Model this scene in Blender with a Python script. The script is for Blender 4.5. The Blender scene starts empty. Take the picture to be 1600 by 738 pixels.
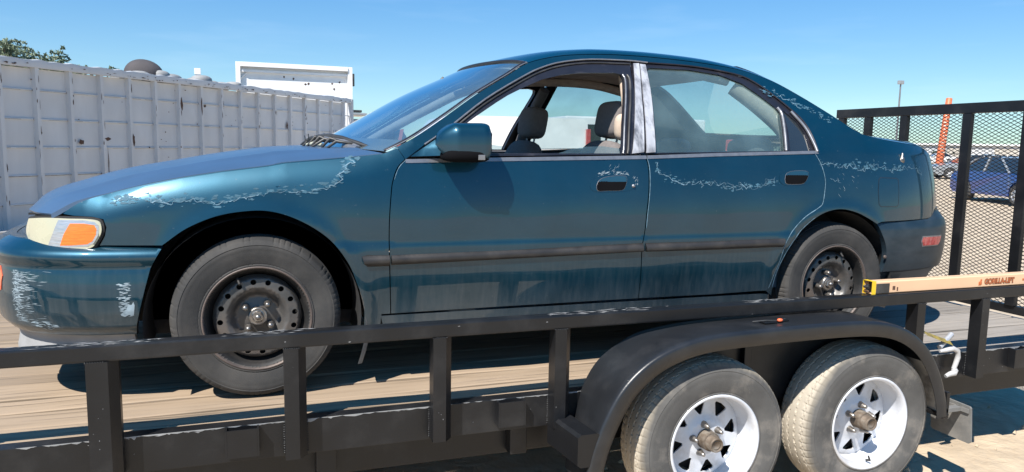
import bpy, bmesh, math, random
import numpy as np
from mathutils import Vector, Matrix
from mathutils.geometry import delaunay_2d_cdt
random.seed(7); RNG=np.random.default_rng(7)
PI=math.pi
sc=bpy.context.scene; COL=sc.collection
DZ=.545                      # height of the trailer deck over the ground

# ---------------------------------------------------------------- camera
cd=bpy.data.cameras.new('camera'); cam=bpy.data.objects.new('camera',cd); COL.objects.link(cam); sc.camera=cam
yaw,pit,rol,FPX=.336,.1225,.0168,1150.
cd.sensor_width=36; cd.sensor_fit='HORIZONTAL'; cd.lens=36*FPX/1600; cd.clip_start=.05; cd.clip_end=3000
f=Vector((math.sin(yaw)*math.cos(pit),math.cos(yaw)*math.cos(pit),-math.sin(pit)))
r0=Vector((math.cos(yaw),-math.sin(yaw),0)); u0=r0.cross(f)
r=r0*math.cos(rol)+u0*math.sin(rol); u=-r0*math.sin(rol)+u0*math.cos(rol)
cam.matrix_world=Matrix(((r.x,u.x,-f.x,.0178),(r.y,u.y,-f.y,-2.826),(r.z,u.z,-f.z,.963+DZ),(0,0,0,1)))

# ---------------------------------------------------------------- sky, sun, exposure
SUN=Vector((-.62,-.50,1.0)).normalized()
el=math.asin(SUN.z); rot=math.atan2(SUN.x,SUN.y)
w=bpy.data.worlds.new('World'); sc.world=w; w.use_nodes=True
nt=w.node_tree; bg=nt.nodes['Background']; sky=nt.nodes.new('ShaderNodeTexSky'); sky.sky_type='NISHITA'; sky.sun_disc=False
sky.sun_elevation=el; sky.sun_rotation=rot; sky.altitude=0; sky.air_density=1.0; sky.dust_density=.0; sky.ozone_density=3.0
# a faint wisp of high cloud, part of the sky itself
tc=nt.nodes.new('ShaderNodeTexCoord'); mp=nt.nodes.new('ShaderNodeMapping'); mp.inputs['Scale'].default_value=(3,3,22)
nz=nt.nodes.new('ShaderNodeTexNoise'); nz.inputs['Scale'].default_value=1.6; nz.inputs['Detail'].default_value=7
rp=nt.nodes.new('ShaderNodeMapRange'); rp.inputs['From Min'].default_value=.56; rp.inputs['From Max'].default_value=.85; rp.inputs['To Max'].default_value=.07
mx=nt.nodes.new('ShaderNodeMix'); mx.data_type='RGBA'; mx.inputs[7].default_value=(9,9.6,10.2,1)
L=nt.links.new
L(tc.outputs['Generated'],mp.inputs[0]); L(mp.outputs[0],nz.inputs['Vector']); L(nz.outputs['Fac'],rp.inputs[0])
L(rp.outputs[0],mx.inputs[0]); hs_=nt.nodes.new('ShaderNodeHueSaturation'); hs_.inputs['Saturation'].default_value=1.42; hs_.inputs['Hue'].default_value=.512; L(sky.outputs[0],hs_.inputs['Color']); tn=nt.nodes.new('ShaderNodeVectorMath'); tn.operation='MULTIPLY'; tn.inputs[1].default_value=(1.16,1.58,1.82); gm=nt.nodes.new('ShaderNodeGamma'); gm.inputs[1].default_value=.62; L(hs_.outputs[0],gm.inputs[0]); L(gm.outputs[0],tn.inputs[0]); L(tn.outputs[0],mx.inputs[6]); L(mx.outputs[2],bg.inputs[0])
bg.inputs[1].default_value=.09
sd=bpy.data.lights.new('sun','SUN'); sun=bpy.data.objects.new('sun',sd); COL.objects.link(sun)
sd.energy=4.6; sd.angle=math.radians(.53); sd.color=(1,.955,.89)
sun.rotation_euler=SUN.to_track_quat('Z','Y').to_euler(); sun.location=(-6,-5,12)
sc.view_settings.view_transform='Standard'; sc.view_settings.look='None'; sc.view_settings.exposure=.82; sc.view_settings.gamma=1
sc.view_settings.use_curve_mapping=False
sc.cycles.max_bounces=8; sc.cycles.transparent_max_bounces=24

# ---------------------------------------------------------------- object helpers
def link(name,me,parent=None,loc=None):
    o=bpy.data.objects.new(name,me); COL.objects.link(o)
    if parent is not None: o.parent=parent
    if loc is not None: o.location=loc
    return o
def thing(name,label,cat,loc=(0,0,0),rz=0,group=None):
    o=bpy.data.objects.new(name,None); COL.objects.link(o); o.location=loc; o.rotation_euler=(0,0,rz)
    o.empty_display_size=.2; o['label']=label; o['category']=cat
    if group: o['group']=group
    return o
def tag(o,label,cat,group=None):
    o['label']=label; o['category']=cat
    if group: o['group']=group
    return o
def part_empty(name,parent,loc=(0,0,0)):
    o=bpy.data.objects.new(name,None); COL.objects.link(o); o.parent=parent; o.location=loc; o.empty_display_size=.1; return o
def copy_tree(o,parent=None):
    c=o.copy(); COL.objects.link(c)
    if parent is not None: c.parent=parent
    for ch in list(o.children): copy_tree(ch,c)
    return c
class MB:
    def __init__(s): s.v=[]; s.f=[]; s.sm=[]; s.mi=[]; s.cur=0
    def add(s,vs,fs,smooth=False):
        n=len(s.v); s.v+= [tuple(map(float,p)) for p in vs]
        for q in fs: s.f.append(tuple(n+i for i in q)); s.sm.append(smooth); s.mi.append(s.cur)
        return s
    def box(s,x0,x1,y0,y1,z0,z1,M=None):
        vs=[(x,y,z) for x in (x0,x1) for y in (y0,y1) for z in (z0,z1)]
        if M is not None: vs=[M@Vector(p) for p in vs]
        return s.add(vs,[(0,1,3,2),(4,6,7,5),(0,4,5,1),(2,3,7,6),(0,2,6,4),(1,5,7,3)])
    def bbox(s,x0,x1,y0,y1,z0,z1,b=.004,M=None):
        """box with small chamfers"""
        bm=bmesh.new(); bmesh.ops.create_cube(bm,size=1)
        for v in bm.verts: v.co=Vector((x0+(v.co.x+.5)*(x1-x0),y0+(v.co.y+.5)*(y1-y0),z0+(v.co.z+.5)*(z1-z0)))
        bmesh.ops.bevel(bm,geom=list(bm.edges),offset=b,segments=2,profile=.6,affect='EDGES')
        if M is not None: bm.transform(M)
        bm.verts.index_update(); s.add([v.co[:] for v in bm.verts],[[v.index for v in q.verts] for q in bm.faces]); bm.free(); return s
    def prism(s,poly,fn,d0,d1,smooth=False):
        """poly: 2-D outline; fn(a,b,d)->xyz"""
        n=len(poly); vs=[fn(a,b,d0) for a,b in poly]+[fn(a,b,d1) for a,b in poly]
        return s.add(vs,[tuple(range(n))[::-1],tuple(range(n,2*n))]+[(i,(i+1)%n,n+(i+1)%n,n+i) for i in range(n)],smooth)
    def grid(s,G,smooth=True,wrapu=False,wrapv=False):
        G=np.asarray(G,float); nu,nv=G.shape[:2]; fs=[]
        for i in range(nu if wrapu else nu-1):
            for j in range(nv if wrapv else nv-1):
                a=i*nv+j; b=i*nv+(j+1)%nv; c=((i+1)%nu)*nv+(j+1)%nv; d=((i+1)%nu)*nv+j; fs.append((a,b,c,d))
        return s.add(G.reshape(-1,3),fs,smooth)
    def tube(s,P,rad,n=8,caps=True,closed=False):
        P=[Vector(p) for p in P]; m=len(P); R=rad if hasattr(rad,'__len__') else [rad]*m; up=None; rows=[]
        for i in range(m):
            t=(P[(i+1)%m]-P[i-1]) if closed else (P[min(i+1,m-1)]-P[max(i-1,0)])
            t.normalize()
            if up is None: up=Vector((0,0,1)) if abs(t.z)<.9 else Vector((1,0,0))
            a=t.cross(up).normalized(); b=a.cross(t).normalized(); up=b
            rows.append([P[i]+(a*math.cos(2*PI*k/n)+b*math.sin(2*PI*k/n))*R[i] for k in range(n)])
        n0=len(s.v); s.grid([[p[:] for p in q] for q in rows],True,closed,True)
        if caps and not closed:
            s.add([p[:] for p in rows[0]],[tuple(range(n))]); s.add([p[:] for p in rows[-1]],[tuple(range(n))[::-1]])
        return s
    def lathe(s,prof,c=(0,0,0),axis='y',n=48,smooth=True,caps=False):
        """prof: (a,r) along axis"""
        G=[]
        for k in range(n):
            t=2*PI*k/n; ct,st=math.cos(t),math.sin(t); row=[]
            for a,rr in prof:
                if axis=='y': row.append((c[0]+rr*ct,c[1]+a,c[2]+rr*st))
                elif axis=='z': row.append((c[0]+rr*ct,c[1]+rr*st,c[2]+a))
                else: row.append((c[0]+a,c[1]+rr*ct,c[2]+rr*st))
            G.append(row)
        s.grid(G,smooth,True,False); return s
    def sellip(s,c,rx,ry,rz,e=.5,n=20,m=12,M=None):
        G=[]
        sg=lambda v,p: math.copysign(abs(v)**p,v)
        for i in range(m+1):
            ph=-PI/2+PI*i/m; row=[]
            for k in range(n):
                th=2*PI*k/n
                p=Vector((rx*sg(math.cos(ph),e)*sg(math.cos(th),e),ry*sg(math.cos(ph),e)*sg(math.sin(th),e),rz*sg(math.sin(ph),e)))
                if M is not None: p=M@p
                row.append((p.x+c[0],p.y+c[1],p.z+c[2]))
            G.append(row)
        return s.grid(G,True,False,True)
    def build(s,name,mat,parent=None,loc=None,sharp=None,merge=0):
        me=bpy.data.meshes.new(name); me.from_pydata(s.v,[],s.f)
        for m in (mat if isinstance(mat,(list,tuple)) else [mat]): me.materials.append(m)
        me.polygons.foreach_set('use_smooth',s.sm); me.polygons.foreach_set('material_index',s.mi)
        bm=bmesh.new(); bm.from_mesh(me)
        if merge: bmesh.ops.remove_doubles(bm,verts=bm.verts,dist=merge)
        bmesh.ops.recalc_face_normals(bm,faces=bm.faces)
        if sharp:
            for e in bm.edges:
                if len(e.link_faces)==2 and e.calc_face_angle(0)>sharp: e.smooth=False
        bm.to_mesh(me); bm.free(); me.update()
        return link(name,me,parent,loc)

# ---- free-form sheets cut from a surface function -----------------------
def inpoly(P,poly):
    P=np.asarray(P); poly=np.asarray(poly); x,y=P[:,0],P[:,1]; c=np.zeros(len(P),bool); j=len(poly)-1
    for i in range(len(poly)):
        xi,yi=poly[i]; xj,yj=poly[j]
        if yi!=yj: c^=((yi>y)!=(yj>y))&(x<(xj-xi)*(y-yi)/(yj-yi)+xi)
        j=i
    return c
def resamp(poly,step,closed=True):
    poly=np.array(poly,float); o=[]; n=len(poly)
    for i in range(n if closed else n-1):
        a,b=poly[i],poly[(i+1)%n]; d=np.hypot(*(b-a))
        if d<1e-6: continue
        k=max(1,int(math.ceil(d/step)))
        for t in range(k): o.append(a+(b-a)*t/k)
    if not closed: o.append(poly[-1])
    return np.array(o)
def area(poly): p=np.array(poly); q=np.roll(p,-1,0); return .5*np.sum(p[:,0]*q[:,1]-q[:,0]*p[:,1])
def shrink(poly,d):
    p=np.array(poly); 
    if area(p)<0: p=p[::-1]
    a=np.roll(p,1,0); b=np.roll(p,-1,0)
    t1=p-a; t1/=np.linalg.norm(t1,axis=1)[:,None]+1e-9; t2=b-p; t2/=np.linalg.norm(t2,axis=1)[:,None]+1e-9
    n=np.stack([-(t1+t2)[:,1],(t1+t2)[:,0]],1); L=np.linalg.norm(n,axis=1)[:,None]+1e-9; n/=L
    return p+n*d/np.clip(L/2,.5,1)
def sheet(name,outline,fn,mat,parent=None,res=.03,holes=(),gap=0.,skirt=.012,edge=.0015,ring=.005,mirror=None,step=None,off=0.,inner=True):
    out=resamp(outline,step or res); 
    if area(out)<0: out=out[::-1]
    if gap: out=shrink(out,gap)
    loops=[out]+[resamp(h,step or res) for h in holes]
    V=[];E=[]
    for lp in loops:
        n0=len(V); V+=list(map(tuple,lp)); E+=[(n0+i,n0+(i+1)%len(lp)) for i in range(len(lp))]
    nb=len(V); allb=np.array(V)
    if ring:
        rg=shrink(out,ring); rg=rg[inpoly(rg,out)]
        d=np.min(np.hypot(rg[:,None,0]-out[None,:,0],rg[:,None,1]-out[None,:,1]),1); rg=rg[d>ring*.7]
        V+=list(map(tuple,rg))
    mn,mxx=out.min(0),out.max(0)
    gx=np.arange(mn[0]+res/2,mxx[0],res); gz=np.arange(mn[1]+res/2,mxx[1],res)
    if inner and len(gx) and len(gz):
        X,Z=np.meshgrid(gx,gz); X=X+(np.arange(len(gz))%2)[:,None]*res*.5
        P=np.stack([X.ravel(),Z.ravel()],1); k=inpoly(P,out)
        for h in holes: k&=~inpoly(P,h)
        P=P[k]
        if len(P):
            kk=np.ones(len(P),bool)
            for c0 in range(0,len(P),2000):
                q=P[c0:c0+2000]; kk[c0:c0+2000]=np.min(np.hypot(q[:,None,0]-allb[None,:,0],q[:,None,1]-allb[None,:,1]),1)>max(res*.55,ring*1.5)
            V+=list(map(tuple,P[kk]))
    r_=delaunay_2d_cdt([Vector(p) for p in V],E,[],0,1e-6)
    P=np.array([tuple(p) for p in r_[0]]); F=[q for q in r_[2]]
    orig=r_[3]
    cen=np.array([P[list(q)].mean(0) for q in F]); k=inpoly(cen,out)
    for h in loops[1:]: k&=~inpoly(cen,h)
    F=[q for q,g in zip(F,k) if g]
    isb=np.array([any(i<nb for i in o) for o in orig])
    offs=np.where(isb,off-edge,off)
    co=fn(P[:,0],P[:,1],offs)
    h=2e-3
    du=fn(P[:,0]+h,P[:,1],off)-fn(P[:,0]-h,P[:,1],off); dv=fn(P[:,0],P[:,1]+h,off)-fn(P[:,0],P[:,1]-h,off)
    N=np.cross(du,dv); N/=np.linalg.norm(N,axis=1)[:,None]+1e-12
    # orientation: want direction of growing offset
    dd=fn(P[:,0],P[:,1],off+.01)-fn(P[:,0],P[:,1],off)
    sg=np.sign((N*dd).sum(1)); sg[sg==0]=1; N*=sg[:,None]
    F2=[]
    for q in F:
        a,b,c=co[q[0]],co[q[1]],co[q[2]]
        nrm=np.cross(b-a,c-a); F2.append(tuple(q) if nrm@N[q[0]]>0 else tuple(q)[::-1])
    verts=list(map(tuple,co)); norm=list(map(tuple,N)); smf=[True]*len(F2)
    if skirt:
        cnt={}
        for q in F2:
            for i in range(len(q)):
                a,b=q[i],q[(i+1)%len(q)]; cnt[(a,b)]=1
        be=[(a,b) for (a,b) in cnt if (b,a) not in cnt]
        low=fn(P[:,0],P[:,1],off-skirt); m={}
        def gv(i,lo):
            if (i,lo) not in m:
                m[(i,lo)]=len(verts); verts.append(tuple(low[i]) if lo else tuple(co[i])); norm.append(None)
            return m[(i,lo)]
        for a,b in be: F2.append((gv(b,0),gv(a,0),gv(a,1),gv(b,1))); smf.append(False)
    if mirror is not None:
        verts=[(x,2*mirror-y,z) for x,y,z in verts]; norm=[None if q is None else (q[0],-q[1],q[2]) for q in norm]
        F2=[tuple(q)[::-1] for q in F2]
    me=bpy.data.meshes.new(name); me.from_pydata(verts,[],F2); me.materials.append(mat)
    me.polygons.foreach_set('use_smooth',smf)
    ln=[]
    for p in me.polygons:
        for vi in p.vertices:
            q=norm[vi]; ln.append(q if (q is not None and p.use_smooth) else tuple(p.normal))
    me.normals_split_custom_set(ln); me.update()
    return link(name,me,parent)
def ribbon(P2,fn,width,off=.0012,closed=False,var=.6):
    """a thin raised flake line along P2 on the surface; returns verts, faces"""
    P=np.array(P2,float); n=len(P); T=np.gradient(P,axis=0); T/=np.linalg.norm(T,axis=1)[:,None]+1e-9
    Nn=np.stack([-T[:,1],T[:,0]],1); wv=width*(1-var+2*var*RNG.random(n)); wv[0]*=.2; wv[-1]*=.2
    A=P+Nn*wv[:,None]*.5; B=P-Nn*wv[:,None]*.5
    a=fn(A[:,0],A[:,1],off); b=fn(B[:,0],B[:,1],off)
    return np.stack([a,b],1)

# ---------------------------------------------------------------- materials
MAT={}
def mat(name,base,rough=.5,metal=0.,var=.12,nscale=6,bump=0.,bscale=60,coat=0.,spec=None,dust=None,base2=None,mapscale=(1,1,1),dscale=4,dthr=(.5,.7),detail=6,rvar=.1,sub=None):
    """procedural: base broken up by noise, optional second colour (wear, dust) by thresholded noise, fine bump"""
    m=bpy.data.materials.new(name); m.use_nodes=True; t=m.node_tree; N=t.nodes; K=t.links.new; b=N['Principled BSDF']
    tc=N.new('ShaderNodeTexCoord'); mp=N.new('ShaderNodeMapping'); mp.inputs['Scale'].default_value=mapscale; K(tc.outputs['Object'],mp.inputs[0])
    n1=N.new('ShaderNodeTexNoise'); n1.inputs['Scale'].default_value=nscale; n1.inputs['Detail'].default_value=detail; K(mp.outputs[0],n1.inputs['Vector'])
    mr=N.new('ShaderNodeMapRange'); mr.inputs['From Min'].default_value=.3; mr.inputs['From Max'].default_value=.7; mr.inputs['To Min'].default_value=1-var; mr.inputs['To Max'].default_value=1+var; K(n1.outputs['Fac'],mr.inputs[0])
    mul=N.new('ShaderNodeVectorMath'); mul.operation='SCALE'; mul.inputs[0].default_value=base[:3]; K(mr.outputs[0],mul.inputs['Scale'])
    col=mul.outputs[0]; rr=None
    if base2 is not None:
        n2=N.new('ShaderNodeTexNoise'); n2.inputs['Scale'].default_value=dscale; n2.inputs['Detail'].default_value=8; n2.inputs['Roughness'].default_value=.62; K(mp.outputs[0],n2.inputs['Vector'])
        m2=N.new('ShaderNodeMapRange'); m2.inputs['From Min'].default_value=dthr[0]; m2.inputs['From Max'].default_value=dthr[1]; K(n2.outputs['Fac'],m2.inputs[0])
        mi=N.new('ShaderNodeMix'); mi.data_type='RGBA'; K(m2.outputs[0],mi.inputs[0]); K(col,mi.inputs[6]); mi.inputs[7].default_value=(*base2[:3],1); col=mi.outputs[2]
    K(col,b.inputs['Base Color'])
    r1=N.new('ShaderNodeMapRange'); r1.inputs['To Min'].default_value=max(.02,rough-rvar); r1.inputs['To Max'].default_value=min(1,rough+rvar); K(n1.outputs['Fac'],r1.inputs[0]); K(r1.outputs[0],b.inputs['Roughness'])
    b.inputs['Metallic'].default_value=metal
    if spec is not None: b.inputs['Specular IOR Level'].default_value=spec
    if coat: b.inputs['Coat Weight'].default_value=coat; b.inputs['Coat Roughness'].default_value=.06
    if bump:
        n3=N.new('ShaderNodeTexNoise'); n3.inputs['Scale'].default_value=bscale; n3.inputs['Detail'].default_value=5; K(mp.outputs[0],n3.inputs['Vector'])
        bp=N.new('ShaderNodeBump'); bp.inputs['Strength'].default_value=1; bp.inputs['Distance'].default_value=bump; K(n3.outputs['Fac'],bp.inputs['Height']); K(bp.outputs[0],b.inputs['Normal'])
    MAT[name]=m; return m
def paint(name,base,rough,coat,coatr,dustz=None,metal=.75,fade=.0,spot=.0):
    """metallic car paint: flake base under a worn clear coat, dust gathering below a height"""
    m=bpy.data.materials.new(name); m.use_nodes=True; t=m.node_tree; N=t.nodes; K=t.links.new; b=N['Principled BSDF']
    tc=N.new('ShaderNodeTexCoord'); sep=N.new('ShaderNodeSeparateXYZ'); K(tc.outputs['Object'],sep.inputs[0])
    n1=N.new('ShaderNodeTexNoise'); n1.inputs['Scale'].default_value=3.2; n1.inputs['Detail'].default_value=7; K(tc.outputs['Object'],n1.inputs['Vector'])
    mr=N.new('ShaderNodeMapRange'); mr.inputs['From Min'].default_value=.3; mr.inputs['From Max'].default_value=.7; mr.inputs['To Min'].default_value=.85; mr.inputs['To Max'].default_value=1.15; K(n1.outputs['Fac'],mr.inputs[0])
    mul=N.new('ShaderNodeVectorMath'); mul.operation='SCALE'; mul.inputs[0].default_value=base; K(mr.outputs[0],mul.inputs['Scale'])
    # fine speckle of dust and chips
    n4=N.new('ShaderNodeTexNoise'); n4.inputs['Scale'].default_value=90; n4.inputs['Detail'].default_value=3; K(tc.outputs['Object'],n4.inputs['Vector'])
    s4=N.new('ShaderNodeMapRange'); s4.inputs['From Min'].default_value=.70; s4.inputs['From Max'].default_value=.76; s4.inputs['To Max'].default_value=.4; K(n4.outputs['Fac'],s4.inputs[0])
    # streaky dust
    mp=N.new('ShaderNodeMapping'); mp.inputs['Scale'].default_value=(60,60,4.5); K(tc.outputs['Object'],mp.inputs[0])
    n2=N.new('ShaderNodeTexNoise'); n2.inputs['Scale'].default_value=1.; n2.inputs['Detail'].default_value=6; n2.inputs['Distortion'].default_value=.35; K(mp.outputs[0],n2.inputs['Vector'])
    st=N.new('ShaderNodeMapRange'); st.inputs['From Min'].default_value=.40; st.inputs['From Max'].default_value=.78; K(n2.outputs['Fac'],st.inputs[0])
    zz=N.new('ShaderNodeMapRange'); zz.inputs['From Min'].default_value=.60; zz.inputs['From Max'].default_value=.34; K(sep.outputs['Z'],zz.inputs[0])
    lo=N.new('ShaderNodeMapRange'); lo.inputs['From Min'].default_value=.40; lo.inputs['From Max'].default_value=.26; lo.inputs['To Max'].default_value=.55; K(sep.outputs['Z'],lo.inputs[0])
    a=N.new('ShaderNodeMath'); a.operation='MULTIPLY'; K(st.outputs[0],a.inputs[0]); K(zz.outputs[0],a.inputs[1])
    a1=N.new('ShaderNodeMath'); a1.operation='MULTIPLY'; K(n1.outputs['Fac'],a1.inputs[0]); K(lo.outputs[0],a1.inputs[1])
    a2=N.new('ShaderNodeMath'); a2.operation='MULTIPLY_ADD'; K(a.outputs[0],a2.inputs[0]); a2.inputs[1].default_value=.17; K(a1.outputs[0],a2.inputs[2])
    a3=N.new('ShaderNodeMath'); a3.operation='MULTIPLY_ADD'; K(s4.outputs[0],a3.inputs[0]); a3.inputs[1].default_value=.5*(1 if spot==0 else spot); K(a2.outputs[0],a3.inputs[2]); a3.use_clamp=True
    a4=N.new('ShaderNodeMath'); a4.operation='ADD'; K(a3.outputs[0],a4.inputs[0]); a4.use_clamp=True
    n6=N.new('ShaderNodeTexNoise'); n6.inputs['Scale'].default_value=2.1; n6.inputs['Detail'].default_value=9; n6.inputs['Roughness'].default_value=.65; K(tc.outputs['Object'],n6.inputs['Vector']); m6=N.new('ShaderNodeMapRange'); m6.inputs['From Min'].default_value=.42; m6.inputs['From Max'].default_value=.75; m6.inputs['To Min'].default_value=fade; m6.inputs['To Max'].default_value=fade+.05; K(n6.outputs['Fac'],m6.inputs[0]); K(m6.outputs[0],a4.inputs[1])
    mi=N.new('ShaderNodeMix'); mi.data_type='RGBA'; K(a4.outputs[0],mi.inputs[0]); K(mul.outputs[0],mi.inputs[6]); mi.inputs[7].default_value=(.17,.17,.165,1); K(mi.outputs[2],b.inputs['Base Color'])
    me_=N.new('ShaderNodeMapRange'); me_.inputs['To Min'].default_value=metal; me_.inputs['To Max'].default_value=0; K(a4.outputs[0],me_.inputs[0]); K(me_.outputs[0],b.inputs['Metallic'])
    rr=N.new('ShaderNodeMapRange'); rr.inputs['To Min'].default_value=rough; rr.inputs['To Max'].default_value=.75; K(a4.outputs[0],rr.inputs[0]); K(rr.outputs[0],b.inputs['Roughness'])
    cw=N.new('ShaderNodeMapRange'); cw.inputs['To Min'].default_value=coat; cw.inputs['To Max'].default_value=0; K(a4.outputs[0],cw.inputs[0]); K(cw.outputs[0],b.inputs['Coat Weight'])
    b.inputs['Coat Roughness'].default_value=coatr
    n3=N.new('ShaderNodeTexNoise'); n3.inputs['Scale'].default_value=260; K(tc.outputs['Object'],n3.inputs['Vector'])
    bp=N.new('ShaderNodeBump'); bp.inputs['Distance'].default_value=.0002; bp.inputs['Strength'].default_value=.5; K(n3.outputs['Fac'],bp.inputs['Height']); K(bp.outputs[0],b.inputs['Normal'])
    MAT[name]=m; return m
def glass(name,tint,refl=1.,haze=.0,hazecol=(.5,.55,.55),rough=.02):
    m=bpy.data.materials.new(name); m.use_nodes=True; t=m.node_tree; N=t.nodes; K=t.links.new
    for q in list(N): N.remove(q)
    o=N.new('ShaderNodeOutputMaterial'); tr=N.new('ShaderNodeBsdfTransparent'); tr.inputs[0].default_value=(*tint,1)
    gl=N.new('ShaderNodeBsdfGlossy'); gl.inputs['Roughness'].default_value=rough; gl.inputs[0].default_value=(1,1,1,1)
    fr=N.new('ShaderNodeFresnel'); ge=N.new('ShaderNodeNewGeometry'); io=N.new('ShaderNodeMapRange'); io.inputs['To Min'].default_value=1.52; io.inputs['To Max'].default_value=1/1.52; K(ge.outputs['Backfacing'],io.inputs[0]); K(io.outputs[0],fr.inputs[0])
    fm=N.new('ShaderNodeMath'); fm.operation='MULTIPLY'; fm.inputs[1].default_value=refl*1.6; fm.use_clamp=True; K(fr.outputs[0],fm.inputs[0])
    di=N.new('ShaderNodeBsdfDiffuse'); di.inputs[0].default_value=(*hazecol,1)
    n=N.new('ShaderNodeTexNoise'); n.inputs['Scale'].default_value=5; n.inputs['Detail'].default_value=6; tc=N.new('ShaderNodeTexCoord'); K(tc.outputs['Object'],n.inputs['Vector'])
    hm=N.new('ShaderNodeMapRange'); hm.inputs['From Min'].default_value=.3; hm.inputs['From Max'].default_value=.7; hm.inputs['To Min'].default_value=haze*.6; hm.inputs['To Max'].default_value=haze*1.3; K(n.outputs['Fac'],hm.inputs[0])
    m1=N.new('ShaderNodeMixShader'); K(hm.outputs[0],m1.inputs[0]); K(tr.outputs[0],m1.inputs[1]); K(di.outputs[0],m1.inputs[2])
    m2=N.new('ShaderNodeMixShader'); K(fm.outputs[0],m2.inputs[0]); K(m1.outputs[0],m2.inputs[1]); K(gl.outputs[0],m2.inputs[2]); K(m2.outputs[0],o.inputs[0])
    MAT[name]=m; return m

paint('teal_paint',(.0013,.041,.070),.41,1.,.05,metal=.64)
paint('oxidised_paint',(.050,.115,.22),.46,.6,.25,fade=.14,metal=.5)
paint('faded_patch',(.014,.09,.14),.43,.35,.25,fade=.05,metal=.7)
mat('chalky_coat',(.045,.12,.17),.7,.2,.3,40)
mat('scraped_coat',(.27,.34,.38),.7,0,.3,40)
mat('peel_and_highlight',(.13,.22,.28),.7,0,.3,40)
mat('black_trim',(.030,.029,.028),.45,0,.25,9,.0003,150,base2=(.10,.095,.09),dscale=7,dthr=(.5,.75))
mat('recess_black',(.004,.004,.005),.9,0,.2,9,spec=.1)
mat('rub_strip_rubber',(.022,.020,.019),.5,0,.25,12,.0003,150,base2=(.055,.047,.04),dscale=9,dthr=(.45,.8))
mat('bright_trim',(.25,.25,.26),.32,.6,.12,30)
mat('taped_pillar',(.38,.39,.42),.5,0,.15,14,.0004,90,base2=(.11,.115,.13),dscale=13,dthr=(.47,.66),mapscale=(1.6,1,.5))
mat('dark_frame',(.014,.014,.020),.36,0,.2,9,base2=(.05,.047,.055),dscale=12,dthr=(.55,.8))
mat('valance_grey',(.27,.27,.27),.7,0,.15,9,.0005,80,base2=(.25,.25,.24),dscale=5,dthr=(.45,.7))
mat('bumper_plastic',(.018,.036,.052),.40,.3,.2,6,.0002,200,base2=(.07,.08,.09),dscale=3,dthr=(.42,.75),mapscale=(1,1,2))
mat('lamp_haze',(.47,.455,.33),.28,0,.10,14,coat=.5,base2=(.36,.35,.26),dscale=7,dthr=(.45,.8))
mat('lamp_clear',(.38,.40,.43),.2,.35,.25,30,.0015,9,coat=1.,mapscale=(1,1,14))
mat('amber_lens',(.85,.17,.02),.25,0,.2,30,.0012,9,coat=.6,mapscale=(1,1,14))
mat('marker_amber',(.75,.14,.05),.3,0,.2,40,coat=.8)
mat('red_lens',(.45,.05,.05),.3,0,.3,60,coat=.8,base2=(.45,.25,.25),dscale=30,dthr=(.5,.8))
mat('tyre_rubber',(.040,.039,.038),.78,0,.25,9,.0006,220,base2=(.095,.088,.078),dscale=6,dthr=(.45,.8))
mat('tyre_dusty',(.034,.033,.032),.85,0,.3,7,.0006,200,base2=(.085,.078,.070),dscale=4,dthr=(.45,.8))
mat('tread_dust',(.33,.28,.215),.95,0,.18,10,.001,160,base2=(.20,.165,.125),dscale=14,dthr=(.45,.8))
mat('steel_rim',(.10,.095,.09),.42,.35,.25,10,.0003,120,base2=(.15,.12,.10),dscale=9,dthr=(.5,.75))
mat('rim_black',(.012,.012,.012),.6,.1,.2,20,base2=(.04,.034,.03),dscale=12,dthr=(.5,.8))
mat('rim_lip_rust',(.13,.10,.085),.55,.2,.25,12,.0004,120,base2=(.06,.05,.048),dscale=9,dthr=(.5,.75))
mat('bare_steel',(.30,.28,.26),.35,.8,.2,40,base2=(.16,.13,.10),dscale=30,dthr=(.5,.7))
mat('brake_rust',(.12,.075,.05),.8,.1,.3,20,.001,90)
mat('liner_black',(.016,.016,.017),.85,0,.3,9,.001,50,base2=(.04,.036,.03),dscale=6,dthr=(.5,.8))
mat('seat_fabric',(.17,.152,.148),.9,0,.12,60,.0008,300)
mat('seat_beige',(.52,.41,.32),.85,0,.1,30,.0006,200)
mat('headliner',(.42,.35,.31),.95,0,.1,30,.0006,200)
mat('interior_grey',(.11,.11,.12),.8,0,.12,30,.0006,200)
mat('mirror_glass',(.8,.8,.8),.02,1.,.02,5)
mat('paper_note',(.70,.85,.85),.8,0,.05,20)
mat('red_card',(.60,.12,.09),.8,0,.1,20)
mat('trailer_black',(.0095,.0100,.0115),.38,.0,.25,5,.0005,120,base2=(.035,.034,.033),dscale=5,dthr=(.52,.9),spec=.4)
mat('fender_black',(.0135,.0145,.0165),.34,.0,.25,4,.0003,160,base2=(.045,.045,.047),dscale=3.5,dthr=(.52,.9),spec=.5)
mat('mud_steel',(.50,.46,.40),.85,0,.2,12,.001,70,base2=(.20,.18,.16),dscale=11,dthr=(.5,.66))  # dusty steel; sunlight on the mudguard end is put into this base
mat('flap_rubber',(.16,.155,.145),.8,0,.15,12,.0008,100,base2=(.28,.26,.23),dscale=6,dthr=(.5,.75))
mat('white_wheel',(.60,.62,.66),.36,0,.08,10,.0002,100,base2=(.34,.29,.23),dscale=6,dthr=(.50,.82),coat=.3)
mat('hub_iron',(.15,.115,.085),.65,.35,.25,30,.0008,120,base2=(.28,.25,.21),dscale=16,dthr=(.5,.7))
mat('seam_dark_strip',(.16,.155,.16),.9,0,.4,20)
mat('peach_tube',(.72,.46,.28),.42,0,.05,6,base2=(.62,.43,.28),dscale=5,dthr=(.6,.85))
mat('yellow_cap',(.75,.50,.02),.5,0,.1,20)
mat('decal_rust',(.50,.13,.04),.6,0,.1,30)
mat('decal_dark',(.10,.05,.03),.6,0,.1,30)
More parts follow.
